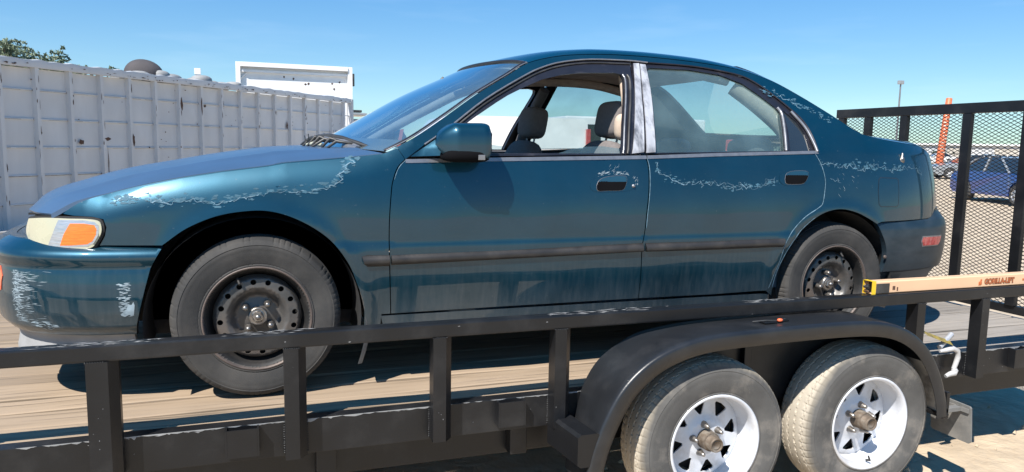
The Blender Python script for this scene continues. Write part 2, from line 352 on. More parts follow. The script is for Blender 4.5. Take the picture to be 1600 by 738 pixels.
mat('galvanised',(.55,.55,.56),.4,.5,.15,30,.0005,100,base2=(.35,.33,.30),dscale=14,dthr=(.5,.8))
mat('white_hook',(.50,.49,.48),.5,.1,.1,30,.0004,100,base2=(.4,.36,.3),dscale=14,dthr=(.55,.8))
mat('yellow_strap',(.24,.18,.04),.85,0,.3,60,.001,300,base2=(.12,.10,.05),dscale=18,dthr=(.5,.6))
mat('container_white',(.51,.52,.535),.6,0,.06,3,.0008,14,base2=(.44,.44,.45),dscale=2.5,dthr=(.45,.95),coat=0,mapscale=(1,1,.35))
mat('white_truck',(.80,.79,.77),.5,0,.06,3,.0005,40,base2=(.45,.36,.30),dscale=5,dthr=(.66,.74))
mat('van_white',(.80,.79,.77),.3,0,.03,3,coat=.6)
mat('rust_patch',(.075,.042,.03),.9,0,.4,30,.001,90)
mat('dark_glass',(.02,.025,.03),.06,0,.1,5,coat=1.)
mat('bark',(.16,.12,.09),.95,0,.3,20,.004,40)
mat('dome_grey',(.07,.062,.064),.85,0,.2,3,.003,30)
mat('orange_vinyl',(.62,.15,.06),.5,0,.1,6)
mat('cream_print',(.85,.68,.55),.6,0,.1,6)
mat('blue_car_paint',(.010,.05,.26),.30,.3,.08,2,coat=1.)
mat('blue_roof_paint',(.03,.20,.62),.30,.2,.08,2,coat=1.)
mat('yellow_paint',(.75,.52,.05),.45,0,.1,8)
mat('blue_paint',(.03,.16,.45),.4,0,.1,8)
mat('red_paint',(.5,.05,.04),.35,0,.1,8,coat=.6)
mat('grey_car',(.30,.31,.32),.35,.2,.08,8,coat=.6)
mat('pole_steel',(.22,.22,.23),.5,.5,.1,8)
glass('windscreen_glass',(.66,.82,.86),1.5,.14,(.50,.60,.58),.03)
glass('door_glass',(.66,.80,.82),1.,.24,(.20,.31,.33),.03)
glass('clear_glass',(.85,.93,.92),.8,.03)

def wood():
    m=mat('deck_wood',(.335,.25,.17),.85,0,.36,1.,.0016,1.,base2=(.19,.145,.105),dscale=1.,dthr=(.46,.74),mapscale=(1.6,26,26))
    t=m.node_tree; N=t.nodes; K=t.links.new; b=N['Principled BSDF']
    # fine dark cracks along the grain and a per-board tint
    oi=N.new('ShaderNodeObjectInfo'); src=b.inputs['Base Color'].links[0].from_socket
    tc=N.new('ShaderNodeTexCoord'); mp=N.new('ShaderNodeMapping'); mp.inputs['Scale'].default_value=(1.1,70,70); K(tc.outputs['Object'],mp.inputs[0])
    n=N.new('ShaderNodeTexNoise'); n.inputs['Scale'].default_value=1; n.inputs['Detail'].default_value=4; K(mp.outputs[0],n.inputs['Vector'])
    cr=N.new('ShaderNodeMapRange'); cr.inputs['From Min'].default_value=.60; cr.inputs['From Max'].default_value=.66; cr.inputs['To Min'].default_value=1; cr.inputs['To Max'].default_value=.42; K(n.outputs['Fac'],cr.inputs[0])
    rn=N.new('ShaderNodeMapRange'); rn.inputs['To Min'].default_value=.80; rn.inputs['To Max'].default_value=1.14; K(oi.outputs['Random'],rn.inputs[0])
    mm=N.new('ShaderNodeMath'); mm.operation='MULTIPLY'; K(cr.outputs[0],mm.inputs[0]); K(rn.outputs[0],mm.inputs[1])
    # greying towards the rear, dust patches
    v=N.new('ShaderNodeVectorMath'); v.operation='SCALE'; K(src,v.inputs[0]); K(mm.outputs[0],v.inputs['Scale'])
    sp=N.new('ShaderNodeSeparateXYZ'); K(tc.outputs['Object'],sp.inputs[0]); g=N.new('ShaderNodeMapRange'); g.inputs['From Min'].default_value=1.6; g.inputs['From Max'].default_value=3.2; g.inputs['To Max'].default_value=.75; K(sp.outputs['X'],g.inputs[0])
    mi=N.new('ShaderNodeMix'); mi.data_type='RGBA'; K(g.outputs[0],mi.inputs[0]); K(v.outputs[0],mi.inputs[6])
    bw=N.new('ShaderNodeRGBToBW'); K(v.outputs[0],bw.inputs[0]); gg=N.new('ShaderNodeVectorMath'); gg.operation='SCALE'; gg.inputs[0].default_value=(1.02,.98,.93); K(bw.outputs[0],gg.inputs['Scale']); K(gg.outputs[0],mi.inputs[7])
    K(mi.outputs[2],b.inputs['Base Color'])
    return m
wood()
def tyre_two():
    """trailer tyre: sandy dust on tread, darker sidewall with a dusty smear"""
    m=mat('trailer_tyre',(.088,.085,.080),.88,0,.25,8,.0008,180,base2=(.24,.215,.185),dscale=5,dthr=(.52,.72))
    t=m.node_tree; N=t.nodes; K=t.links.new; b=N['Principled BSDF']; src=b.inputs['Base Color'].links[0].from_socket
    tc=N.new('ShaderNodeTexCoord'); sp=N.new('ShaderNodeSeparateXYZ'); K(tc.outputs['Object'],sp.inputs[0])
    l=N.new('ShaderNodeVectorMath'); l.operation='LENGTH'; cb=N.new('ShaderNodeCombineXYZ'); K(sp.outputs['X'],cb.inputs[0]); K(sp.outputs['Z'],cb.inputs[2]); K(cb.outputs[0],l.inputs[0])
    n=N.new('ShaderNodeTexNoise'); n.inputs['Scale'].default_value=9; n.inputs['Detail'].default_value=6; K(tc.outputs['Object'],n.inputs['Vector'])
    ad=N.new('ShaderNodeMath'); ad.operation='MULTIPLY_ADD'; K(n.outputs['Fac'],ad.inputs[0]); ad.inputs[1].default_value=.030; K(l.outputs['Value'],ad.inputs[2])
    g=N.new('ShaderNodeMapRange'); g.inputs['From Min'].default_value=.330; g.inputs['From Max'].default_value=.344; K(ad.outputs[0],g.inputs[0])
    g2=N.new('ShaderNodeMapRange'); g2.inputs['From Min'].default_value=.322; g2.inputs['From Max'].default_value=.330; K(l.outputs['Value'],g2.inputs[0])
    n2=N.new('ShaderNodeTexNoise'); n2.inputs['Scale'].default_value=26; n2.inputs['Detail'].default_value=6; K(tc.outputs['Object'],n2.inputs['Vector'])
    du=N.new('ShaderNodeMix'); du.data_type='RGBA'; K(n2.outputs['Fac'],du.inputs[0]); du.inputs[6].default_value=(.36,.315,.25,1); du.inputs[7].default_value=(.50,.45,.37,1)
    gv=N.new('ShaderNodeMapRange'); gv.inputs['From Min'].default_value=.328; gv.inputs['From Max'].default_value=.333; gv.inputs['To Min'].default_value=.5; gv.inputs['To Max'].default_value=1; K(l.outputs['Value'],gv.inputs[0])
    dv=N.new('ShaderNodeVectorMath'); dv.operation='SCALE'; K(du.outputs[2],dv.inputs[0]); K(gv.outputs[0],dv.inputs['Scale'])
    mi=N.new('ShaderNodeMix'); mi.data_type='RGBA'; K(g.outputs[0],mi.inputs[0]); K(src,mi.inputs[6]); K(dv.outputs[0],mi.inputs[7]); K(mi.outputs[2],b.inputs['Base Color'])
    return m
tyre_two()
def sand():
    m=mat('sandy_ground',(.50,.395,.275),.95,0,.14,5,.02,14,base2=(.36,.28,.195),dscale=1.6,dthr=(.45,.75))
    return m
sand()
def foliage(name,a,b_):
    m=bpy.data.materials.new(name); m.use_nodes=True; t=m.node_tree; N=t.nodes; K=t.links.new; b=N['Principled BSDF']
    tc=N.new('ShaderNodeTexCoord'); n=N.new('ShaderNodeTexNoise'); n.inputs['Scale'].default_value=3.; K(tc.outputs['Object'],n.inputs['Vector'])
    mi=N.new('ShaderNodeMix'); mi.data_type='RGBA'; K(n.outputs['Fac'],mi.inputs[0]); mi.inputs[6].default_value=(*a,1); mi.inputs[7].default_value=(*b_,1); K(mi.outputs[2],b.inputs['Base Color'])
    b.inputs['Roughness'].default_value=.6; b.inputs['Subsurface Weight'].default_value=0; MAT[name]=m; return m
foliage('leaf_green',(.10,.13,.08),(.19,.24,.15)); foliage('leaf_far',(.10,.14,.11),(.15,.19,.15))  # leaf_far: distance haze put into a paler, greyer green
# ---- body surface of the sedan (plan curves and section), metres
YC=.885
def spl(P,n=24):
    """centripetal-free Catmull-Rom through points (open)"""
    P=np.array(P,float); Q=np.vstack([2*P[0]-P[1],P,2*P[-1]-P[-2]]); o=[]
    for i in range(1,len(Q)-2):
        a,b,c,d=Q[i-1:i+3]
        for k in range(n):
            t=k/n; o.append(.5*((2*b)+(c-a)*t+(2*a-5*b+4*c-d)*t*t+(3*b-a-3*c+d)*t**3))
    o.append(P[-1]); return np.array(o)
def mkplan(pts):
    C=spl(pts,40); d=np.r_[0,np.cumsum(np.hypot(*np.diff(C,axis=0).T))]
    j=np.argmin(abs(C[:,0]-1.3)); s=d-d[j]+C[j,0]
    T=np.gradient(C,s,axis=0); T/=np.linalg.norm(T,axis=1)[:,None]
    return s,C,np.stack([-T[:,1],T[:,0]],1)
BODY=mkplan([(-.845,.885),(-.835,.6),(-.80,.38),(-.755,.23),(-.68,.135),(-.56,.072),(-.42,.036),(-.25,.015),(0,.004),(.3,0),(.8,0),(1.3,0),(1.8,0),(2.3,0),(2.7,0),(2.95,.004),(3.12,.02),(3.28,.055),(3.40,.105),(3.49,.175),(3.56,.28),(3.62,.45),(3.655,.65),(3.665,.885)])
FBUMP=mkplan([(-.975,.885),(-.96,.6),(-.93,.40),(-.88,.27),(-.81,.17),(-.71,.095),(-.58,.045),(-.45,.022),(-.3,.008),(0,0),(1.3,0)])
RBUMP=mkplan([(1.3,0),(2.7,0),(2.95,.0),(3.1,.008),(3.25,.03),(3.40,.066),(3.51,.12),(3.60,.20),(3.67,.33),(3.72,.52),(3.745,.7),(3.75,.885)])
HL=np.array([(-.86,.70),(-.72,.692),(-.64,.701),(-.56,.746),(-.48,.772),(-.37,.802),(-.235,.831),(-.097,.855),(.064,.877),(.125,.889),(.354,.91),(.493,.926),(.56,.95)])
def bin_(s,z,kind='body'):
    s=np.asarray(s,float); z=np.asarray(z,float)
    if kind=='fb':
        return np.interp(z,[.17,.24,.27,.30,.35,.40,.45,.50,.515,.53,.55,.575,.60,.62],[.11,.085,.045,.018,.005,.0,.001,.007,.010,.004,.0,.010,.05,.10])
    if kind=='rb':
        return np.interp(z,[.25,.30,.36,.40,.46,.54,.58,.61,.63,.66],[.06,.055,.016,.008,.002,.0,.002,.012,.03,.05])
    b=np.where(z>.62,((z-.62)/.33)**2*.05,((.62-z)/.45)**2*.05)
    d=np.maximum(z-.95,0); b=np.where(z>.95,.05+.55*d+.45*d*d,b)
    if kind=='side0': return b
    # ledge just above the rub strip
    b=b-.006*np.clip((.585-z)/.03,0,1)*np.clip((z-.1)/.3,0,1)
    # shoulder roll under the bonnet edge
    zh=np.interp(s,HL[:,0],HL[:,1]); e=np.clip(1-(zh-z)/.10,0,1.4)
    b=b+.032*e*e*np.clip((.60-s)/.25,0,1)*np.clip((s+.70)/.2,0,1)
    # roll over arches
    for cx,cz,R in ((.01,.30,.405),(2.68,.30,.385)):
        r=np.hypot(s-cx,z-cz); b=b-.007*np.exp(-((r-R)/.035)**2)
    b=b+.0007*np.sin(8.3*s+4*z)*np.sin(9.1*z-2.7*s+1)+.0004*np.sin(19*s-7*z)*np.sin(13*z+5*s)
    return b
def pos(s,z,off=0.,kind='body'):
    pl={'body':BODY,'side0':BODY,'fb':FBUMP,'rb':RBUMP}[kind]
    s=np.asarray(s,float); z=np.asarray(z,float)
    S0,C,N=pl
    x=np.interp(s,S0,C[:,0]); y=np.interp(s,S0,C[:,1]); nx=np.interp(s,S0,N[:,0]); ny=np.interp(s,S0,N[:,1])
    b=bin_(s,z,kind)-off
    return np.stack([x+nx*b,y+ny*b,z+0*x],-1)
def send(kind='body'):
    pl={'body':BODY,'fb':FBUMP,'rb':RBUMP}[kind]; return pl[0][0],pl[0][-1]
PX={
'hoodline':[(-0.6587,0.6994),(-0.5846,0.7446),(-0.4988,0.7697),(-0.3835,0.7998),(-0.242,0.83),(-0.1001,0.8537),(0.0631,0.8757),(0.1252,0.888),(0.3573,0.9095),(0.4956,0.9261)],
'apil':[(0.4956,0.9261),(0.5432,0.9466),(0.6117,0.9851),(0.7519,1.0731),(0.9041,1.1726),(1.0669,1.2653),(1.1809,1.3283)],
'lamp':[(-0.7861,0.6752),(-0.6842,0.6832),(-0.6158,0.6828),(-0.5393,0.6826),(-0.4994,0.6765),(-0.4914,0.6542),(-0.4965,0.6318),(-0.5132,0.6001),(-0.5356,0.5797),(-0.6104,0.5737),(-0.6915,0.5682),(-0.7532,0.5727),(-0.8252,0.5771),(-0.9149,0.5814),(-0.9455,0.5999),(-0.8607,0.6458)],
'turn':[(-0.5973,0.6702),(-0.5039,0.6631),(-0.503,0.6317),(-0.5268,0.5887),(-0.5878,0.5853),(-0.6527,0.5833),(-0.623,0.6295)],
'arch':[(-0.2955,0.5928),(-0.2181,0.6489),(-0.1195,0.6911),(-0.0197,0.7083),(0.0618,0.7074),(0.1443,0.6828),(0.2283,0.636),(0.2929,0.5788),(0.3466,0.4986),(0.3781,0.4165),(0.403,0.343),(0.4044,0.258)],
'fbarch':[(-0.3004,0.5893),(-0.3434,0.5089),(-0.3763,0.3845),(-0.4099,0.2613)],
'doorfront':[(0.5723,0.9025),(0.5405,0.8703),(0.5211,0.8236),(0.5122,0.7771),(0.5026,0.6665),(0.5011,0.55),(0.5046,0.4275),(0.51,0.2926)],
'doorgap':[(1.6347,0.9211),(1.6429,0.8769),(1.6415,0.8133),(1.6359,0.7524),(1.6261,0.6747),(1.6195,0.5935),(1.6073,0.5294),(1.6121,0.3998),(1.6126,0.2959)],
'belt':[(0.5718,0.8951),(0.9011,0.9032),(1.5718,0.9204),(1.9977,0.9364),(2.5581,0.955)],
'doorbot':[(0.51,0.2926),(1.0167,0.292),(1.6126,0.2959),(1.9508,0.2928),(2.2909,0.2984)],
'reardoor':[(2.2909,0.2984),(2.305,0.3199),(2.3232,0.382),(2.3439,0.4372),(2.3699,0.532),(2.4167,0.5971),(2.4767,0.6505),(2.5471,0.689),(2.5788,0.7128),(2.5927,0.7673),(2.6,0.825),(2.585,0.8946),(2.5559,0.9489)],
'reararch':[(2.3246,0.2734),(2.3284,0.3436),(2.3426,0.4059),(2.3822,0.4881),(2.4405,0.5692),(2.5144,0.6317),(2.5905,0.6704),(2.6821,0.6845),(2.777,0.6677),(2.8509,0.6384),(2.9108,0.6087)],
'rbarch':[(2.9266,0.6068),(2.9543,0.5561),(2.9858,0.4973),(2.9976,0.4283),(2.988,0.3583)],
'marker':[(3.2616,0.5286),(3.4397,0.5254),(3.4299,0.4987),(3.4092,0.4831),(3.2642,0.485),(3.2546,0.5056)],
'fuel':[(2.9395,0.8344),(3.0507,0.831),(3.0637,0.8215),(3.0632,0.7643),(3.0573,0.7006),(3.0436,0.6913),(2.9377,0.6931),(2.9247,0.7059),(2.9213,0.7656),(2.9299,0.825)],
'frame_out':[(0.5723,0.9025),(0.6523,0.9608),(0.7553,1.0264),(0.9396,1.1546),(1.1413,1.2661),(1.2467,1.3136),(1.3507,1.3441),(1.5002,1.3654),(1.7023,1.3707),(1.7997,1.3664),(2.0271,1.3625),(2.1962,1.3447),(2.3167,1.3206),(2.3973,1.2711),(2.4786,1.1927),(2.5534,1.1028),(2.5751,1.004),(2.567,0.9582)],
'glassF':[(0.75,0.9903),(0.8858,1.0796),(1.0275,1.1662),(1.1266,1.2128),(1.2286,1.2555),(1.3291,1.2813),(1.4252,1.2953),(1.6035,1.3044),(1.6401,1.2969),(1.6432,1.2721),(1.6178,1.1978),(1.5658,1.0623),(1.5266,0.9337)],
'glassR':[(1.688,0.9412),(1.7162,1.0805),(1.7593,1.2464),(1.7774,1.3261),(1.8011,1.3403),(2.0162,1.342),(2.1846,1.3241),(2.2952,1.283),(2.3692,1.2209),(2.4217,1.1716),(2.4417,1.1374),(2.4232,1.0684),(2.3881,0.9588)],
'quart':[(2.4653,1.1539),(2.5146,1.1018),(2.5382,1.0402),(2.5339,0.9607),(2.4177,0.9592),(2.4463,1.0536)],
'bstripF':[(1.7241,1.3589),(1.7521,1.3604),(1.6965,1.1979),(1.6278,0.9432),(1.5705,0.9369),(1.6216,1.078)],
'bstripR':[(1.7576,1.3575),(1.7842,1.3557),(1.7562,1.2308),(1.7162,1.0805),(1.6852,0.9439),(1.6402,0.9406),(1.7065,1.1983)],
'trimA':[(0.3954,0.5311),(0.4175,0.5352),(0.5012,0.5323),(0.5014,0.4892),(0.4173,0.4902),(0.4026,0.5034)],
'trimF':[(0.5086,0.5321),(1.003,0.5369),(1.6092,0.5492),(1.6117,0.5122),(1.0042,0.502),(0.5089,0.494)],
'trimR':[(1.6218,0.5489),(1.9858,0.5476),(2.3589,0.5503),(2.3471,0.5112),(1.9893,0.5091),(1.6244,0.5118)],
'handleF':[(1.3551,0.7946),(1.362,0.8161),(1.3809,0.8323),(1.4268,0.8431),(1.4879,0.846),(1.5401,0.8434),(1.567,0.827),(1.5721,0.8078),(1.5619,0.7886),(1.5366,0.7778),(1.4688,0.7726),(1.4022,0.7729),(1.3664,0.7785)],
'pocketF':[(1.3852,0.7999),(1.3983,0.8215),(1.4293,0.835),(1.4783,0.8406),(1.5152,0.8406),(1.5301,0.8325),(1.5254,0.8051),(1.5059,0.7806),(1.4386,0.7782),(1.3903,0.7784)],
'handleR':[(2.3303,0.8396),(2.3541,0.8604),(2.3952,0.8695),(2.4583,0.8728),(2.5067,0.873),(2.5312,0.8581),(2.5246,0.8279),(2.493,0.8069),(2.4258,0.798),(2.3636,0.7981),(2.3321,0.8159)],
'pocketR':[(2.3584,0.8278),(2.3678,0.8515),(2.3982,0.8635),(2.4502,0.8667),(2.487,0.8639),(2.4969,0.8519),(2.4832,0.8249),(2.4596,0.8069),(2.4078,0.804),(2.3642,0.807)],
'peelF':[(-0.4655,0.7424),(-0.4144,0.7582),(-0.3437,0.748),(-0.28,0.7393),(-0.1997,0.7525),(-0.1125,0.7385),(-0.0277,0.7564),(0.0835,0.779),(0.1971,0.7786),(0.293,0.7996),(0.3222,0.8235),(0.3114,0.8448),(0.3432,0.8592),(0.3326,0.8758),(0.3813,0.8882),(0.3639,0.9048)],
'peelD':[(1.6931,0.9022),(1.6811,0.8771),(1.695,0.8522),(1.7294,0.8411),(1.773,0.816),(1.8179,0.8019),(1.8615,0.816),(1.9173,0.8046),(1.978,0.8074),(2.0316,0.793),(2.086,0.7813),(2.1423,0.7956),(2.1911,0.7896),(2.2558,0.8042),(2.3212,0.8159),(2.3509,0.8248)],
'peelQ':[(2.5812,0.8946),(2.6434,0.9011),(2.703,0.8832),(2.7598,0.8959),(2.812,0.8715),(2.8785,0.8811),(2.9265,0.8657)],
'peelQ2':[(2.8006,0.9023),(2.8461,0.884),(2.906,0.8968),(2.964,0.8846),(3.0142,0.8659),(3.1047,0.885),(3.2144,0.885),(3.272,0.8653)],
'peelC':[(2.3914,1.2675),(2.4304,1.2494),(2.4755,1.2546),(2.515,1.2299),(2.5529,1.2149),(2.5815,1.1834),(2.63,1.1721),(2.6797,1.1478),(2.7415,1.1303)],
}
# ======================================================================
#                              THE SEDAN
# ======================================================================
def fbody(s,z,off=0.): return pos(s,z,off,'body')
def fside(s,z,off=0.): return pos(s,z,off,'side0')
def ffb(s,z,off=0.): return pos(s,z,off,'fb')
def frb(s,z,off=0.): return pos(s,z,off,'rb')
def sm(pts,n=6): return [tuple(p) for p in spl(pts,n)]
M_=MAT
car=thing('parked_sedan','dark teal four door sedan with peeling clear coat on top of the black trailer','car',(0,0,DZ))
S0,S1=send('body'); FB0,_=send('fb'); _,RB1=send('rb')

hood_l=PX['hoodline']; arch=sm(PX['arch'],5); dfront=sm(PX['doorfront'],4); dgap=sm(PX['doorgap'],4); rdoor=sm(PX['reardoor'],4); rarch=sm(PX['reararch'],4); fro=PX['frame_out']
belt=PX['belt']; lamp=PX['lamp']
# ---- top surface stations: windscreen top to tail -----------------------
ST=[((.4956,.9261),(.255,.945)),((.6117,.9851),(.36,.998)),((.7519,1.0731),(.53,1.095)),((.9041,1.1726),(.715,1.200)),((1.0669,1.2653),(.90,1.287)),((1.1809,1.3283),(1.055,1.355)),
    ((1.35,1.372),(1.25,1.405)),((1.55,1.392),(1.5,1.430)),((1.75,1.396),(1.75,1.438)),((1.95,1.390),(1.97,1.434)),((2.15,1.376),(2.2,1.418)),((2.338,1.350),(2.38,1.388)),
    ((2.481,1.303),(2.55,1.325)),((2.60,1.235),(2.72,1.238)),((2.72,1.158),(2.88,1.140)),((2.863,1.062),(3.05,1.045)),((2.97,1.030),(3.12,1.036)),((3.15,1.008),(3.3,1.036)),((3.33,.992),(3.5,1.026)),((3.45,.965),(3.62,1.005))]
NS=len(ST)
_E=spl([a for a,b in ST],8); _C=spl([b for a,b in ST],8)
_H=np.interp(np.arange(len(_E))/8,[0,4,5,7,10,11,13,15,16,19],[.004,.010,.020,.045,.045,.035,.03,.015,.03,.03])
def top(uu,t,off=0.):
    """uu station index 0..NS-1 ; t 0 near edge, 1 centre line, 2 far edge"""
    uu=np.asarray(uu,float); t=np.asarray(t,float); k=np.arange(len(_E))/8.
    ex=np.interp(uu,k,_E[:,0]); ez=np.interp(uu,k,_E[:,1]); cx=np.interp(uu,k,_C[:,0]); cz=np.interp(uu,k,_C[:,1]); h=np.interp(uu,k,_H)
    e=pos(ex,ez,0.,'body'); far=t>1; q=np.where(far,2-t,t)
    a=1-(1-q)**2; b=1-(1-q)**9
    x=e[...,0]+(cx-e[...,0])*a; y=e[...,1]+(YC-e[...,1])*q; z=ez+(cz-ez)*a+h*(b-a)
    y=np.where(far,2*YC-y,y)
    return np.stack([x,y,z+off],-1)
def topN(uu,t,off):
    h=1e-3; du=top(uu+h,t)-top(uu-h,t); dt=top(uu,t+h)-top(uu,t-h); n=np.cross(du,dt); n/=np.linalg.norm(n,axis=-1)[...,None]+1e-9
    n*=np.sign(n[...,2:3]); return top(uu,t)+n*off
def top_sheet(name,u0,u1,t0,t1,m,parent,nu=24,nv=28,off=0.,skirt=.01):
    tt=np.linspace(0,1,nv); 
    # denser near the edges
    t=t0+(t1-t0)*(.5-.5*np.cos(PI*tt)) if t0<.3 and t1>1.5 else t0+(t1-t0)*tt
    U,T=np.meshgrid(np.linspace(u0,u1,nu),t,indexing='ij'); G=topN(U,T,off)
    mb=MB(); mb.grid(G,True)
    if skirt:
        Lw=topN(U,T,off-skirt)
        for a,b in ((G[0],Lw[0]),(G[-1],Lw[-1]),(G[:,0],Lw[:,0]),(G[:,-1],Lw[:,-1])): mb.grid(np.stack([a,b],1),False)
    return mb.build(name,m,parent,sharp=None)
# roof, rear window, boot lid
top_sheet('roof',5.03,11,0.012,1.988,M_['teal_paint'],car,40,60)
ws=top_sheet('windshield',.12,4.93,.03,1.97,M_['windscreen_glass'],car,30,40,off=-.003,skirt=0)
rw=top_sheet('rear_window',11.05,15,.17,1.83,M_['clear_glass'],car,20,30,off=-.004,skirt=0)
for tA,tB in ((0.012,.17),(1.83,1.988)): top_sheet('rear_pillar_skin',11,15.05,tA,tB,M_['teal_paint'],car,20,8)
top_sheet('trunk_lid',15.06,19,0.012,1.988,M_['teal_paint'],car,20,50)
# seals round the glass
def topline(u0,u1,t0,t1,off,n=30): 
    return [tuple(p) for p in topN(np.linspace(u0,u1,n),np.linspace(t0,t1,n),off)]
mb=MB()
for q in (topline(.1,4.95,.022,.022,.002),topline(.1,4.95,1.978,1.978,.002),topline(4.95,4.95,.022,1.978,.002)): mb.tube(q,.006,6)
mb.build('windshield_seal',M_['dark_frame'],ws)
mb=MB(); mb.tube(topline(.1,4.98,.010,.010,.003),.0028,6); mb.tube(topline(4.98,4.98,.010,.12,.003,6),.0028,6); mb.build('windshield_moulding',M_['bright_trim'],ws)
mb=MB()
for q in (topline(11.05,15,.165,.165,.001),topline(11.05,15,1.835,1.835,.001),topline(11.03,11.03,.165,1.835,.001),topline(15.02,15.02,.165,1.835,.001)): mb.tube(q,.006,6)
mb.build('window_seal',M_['dark_frame'],rw)
# dark band printed round the glass edge and inspection sticker
top_sheet('shade_band',.15,.9,.05,1.95,M_['interior_grey'],ws,6,40,off=-.006,skirt=0)

# ---- bonnet ----------------------------------------------------------------
NP=np.array([(.089,.28),(.14,.42),(.22,.60),(.38,.80),(.6,.93),(.885,1.)])  # y -> forward fraction of the nose
HE=spl([(-.655,.6995),(-.5846,.7446),(-.4988,.7697),(-.3835,.7998),(-.242,.83),(-.1001,.8537),(.0631,.8757),(.1252,.888),(.3573,.9095),(.4856,.9245)],8)
HC=spl([(-.852,.690),(-.80,.744),(-.70,.781),(-.53,.832),(-.36,.866),(-.19,.898),(-.02,.925),(.08,.937),(.20,.945),(.262,.946)],8)
def hood(u,t,off=0.):
    k=np.linspace(0,1,len(HE)); ex=np.interp(u,k,HE[:,0]); ez=np.interp(u,k,HE[:,1]); cx=np.interp(u,k,HC[:,0]); cz=np.interp(u,k,HC[:,1])
    e=pos(ex,ez,.001,'body'); far=t>1; q=np.where(far,2-t,t)
    y=e[...,1]+(YC-e[...,1])*q
    nose=np.interp(y,NP[:,0],NP[:,1]); nose=(nose-.28)/.72; a=1-(1-q)**2; w_=np.clip(1-u*3,0,1); g=nose*w_+a*(1-w_)
    x=e[...,0]+(cx-e[...,0])*g
    hb=np.clip(u*8,0,1); bz=1-(1-q)**5; z=ez+(cz-ez)*(bz*hb+a*(1-hb))
    # pressed swage line running back near each side
    sw=np.exp(-((q-.20)/.035)**2)*.006*np.clip(u*5,0,1)
    z=z+sw
    y=np.where(far,2*YC-y,y)
    return np.stack([x,y,z+off],-1)
U,T=np.meshgrid(np.linspace(0,1,60),1-np.sign(1-np.linspace(0,2,70))*np.abs(1-np.linspace(0,2,70))**.8,indexing='ij')
G=hood(U,T); mb=MB(); mb.grid(G,True); Lw=hood(U,T,-.018)
for a,b in ((G[:,0],Lw[:,0]),(G[:,-1],Lw[:,-1]),(G[-1],Lw[-1])): mb.grid(np.stack([a,b],1),False)
lip=G[0]+np.array([.004,0,-.006]); lip2=G[0]+np.array([.03,0,-.012]); mb.grid(np.stack([G[0],lip,lip2],1),False)
mb.build('hood',M_['oxidised_paint'],car)

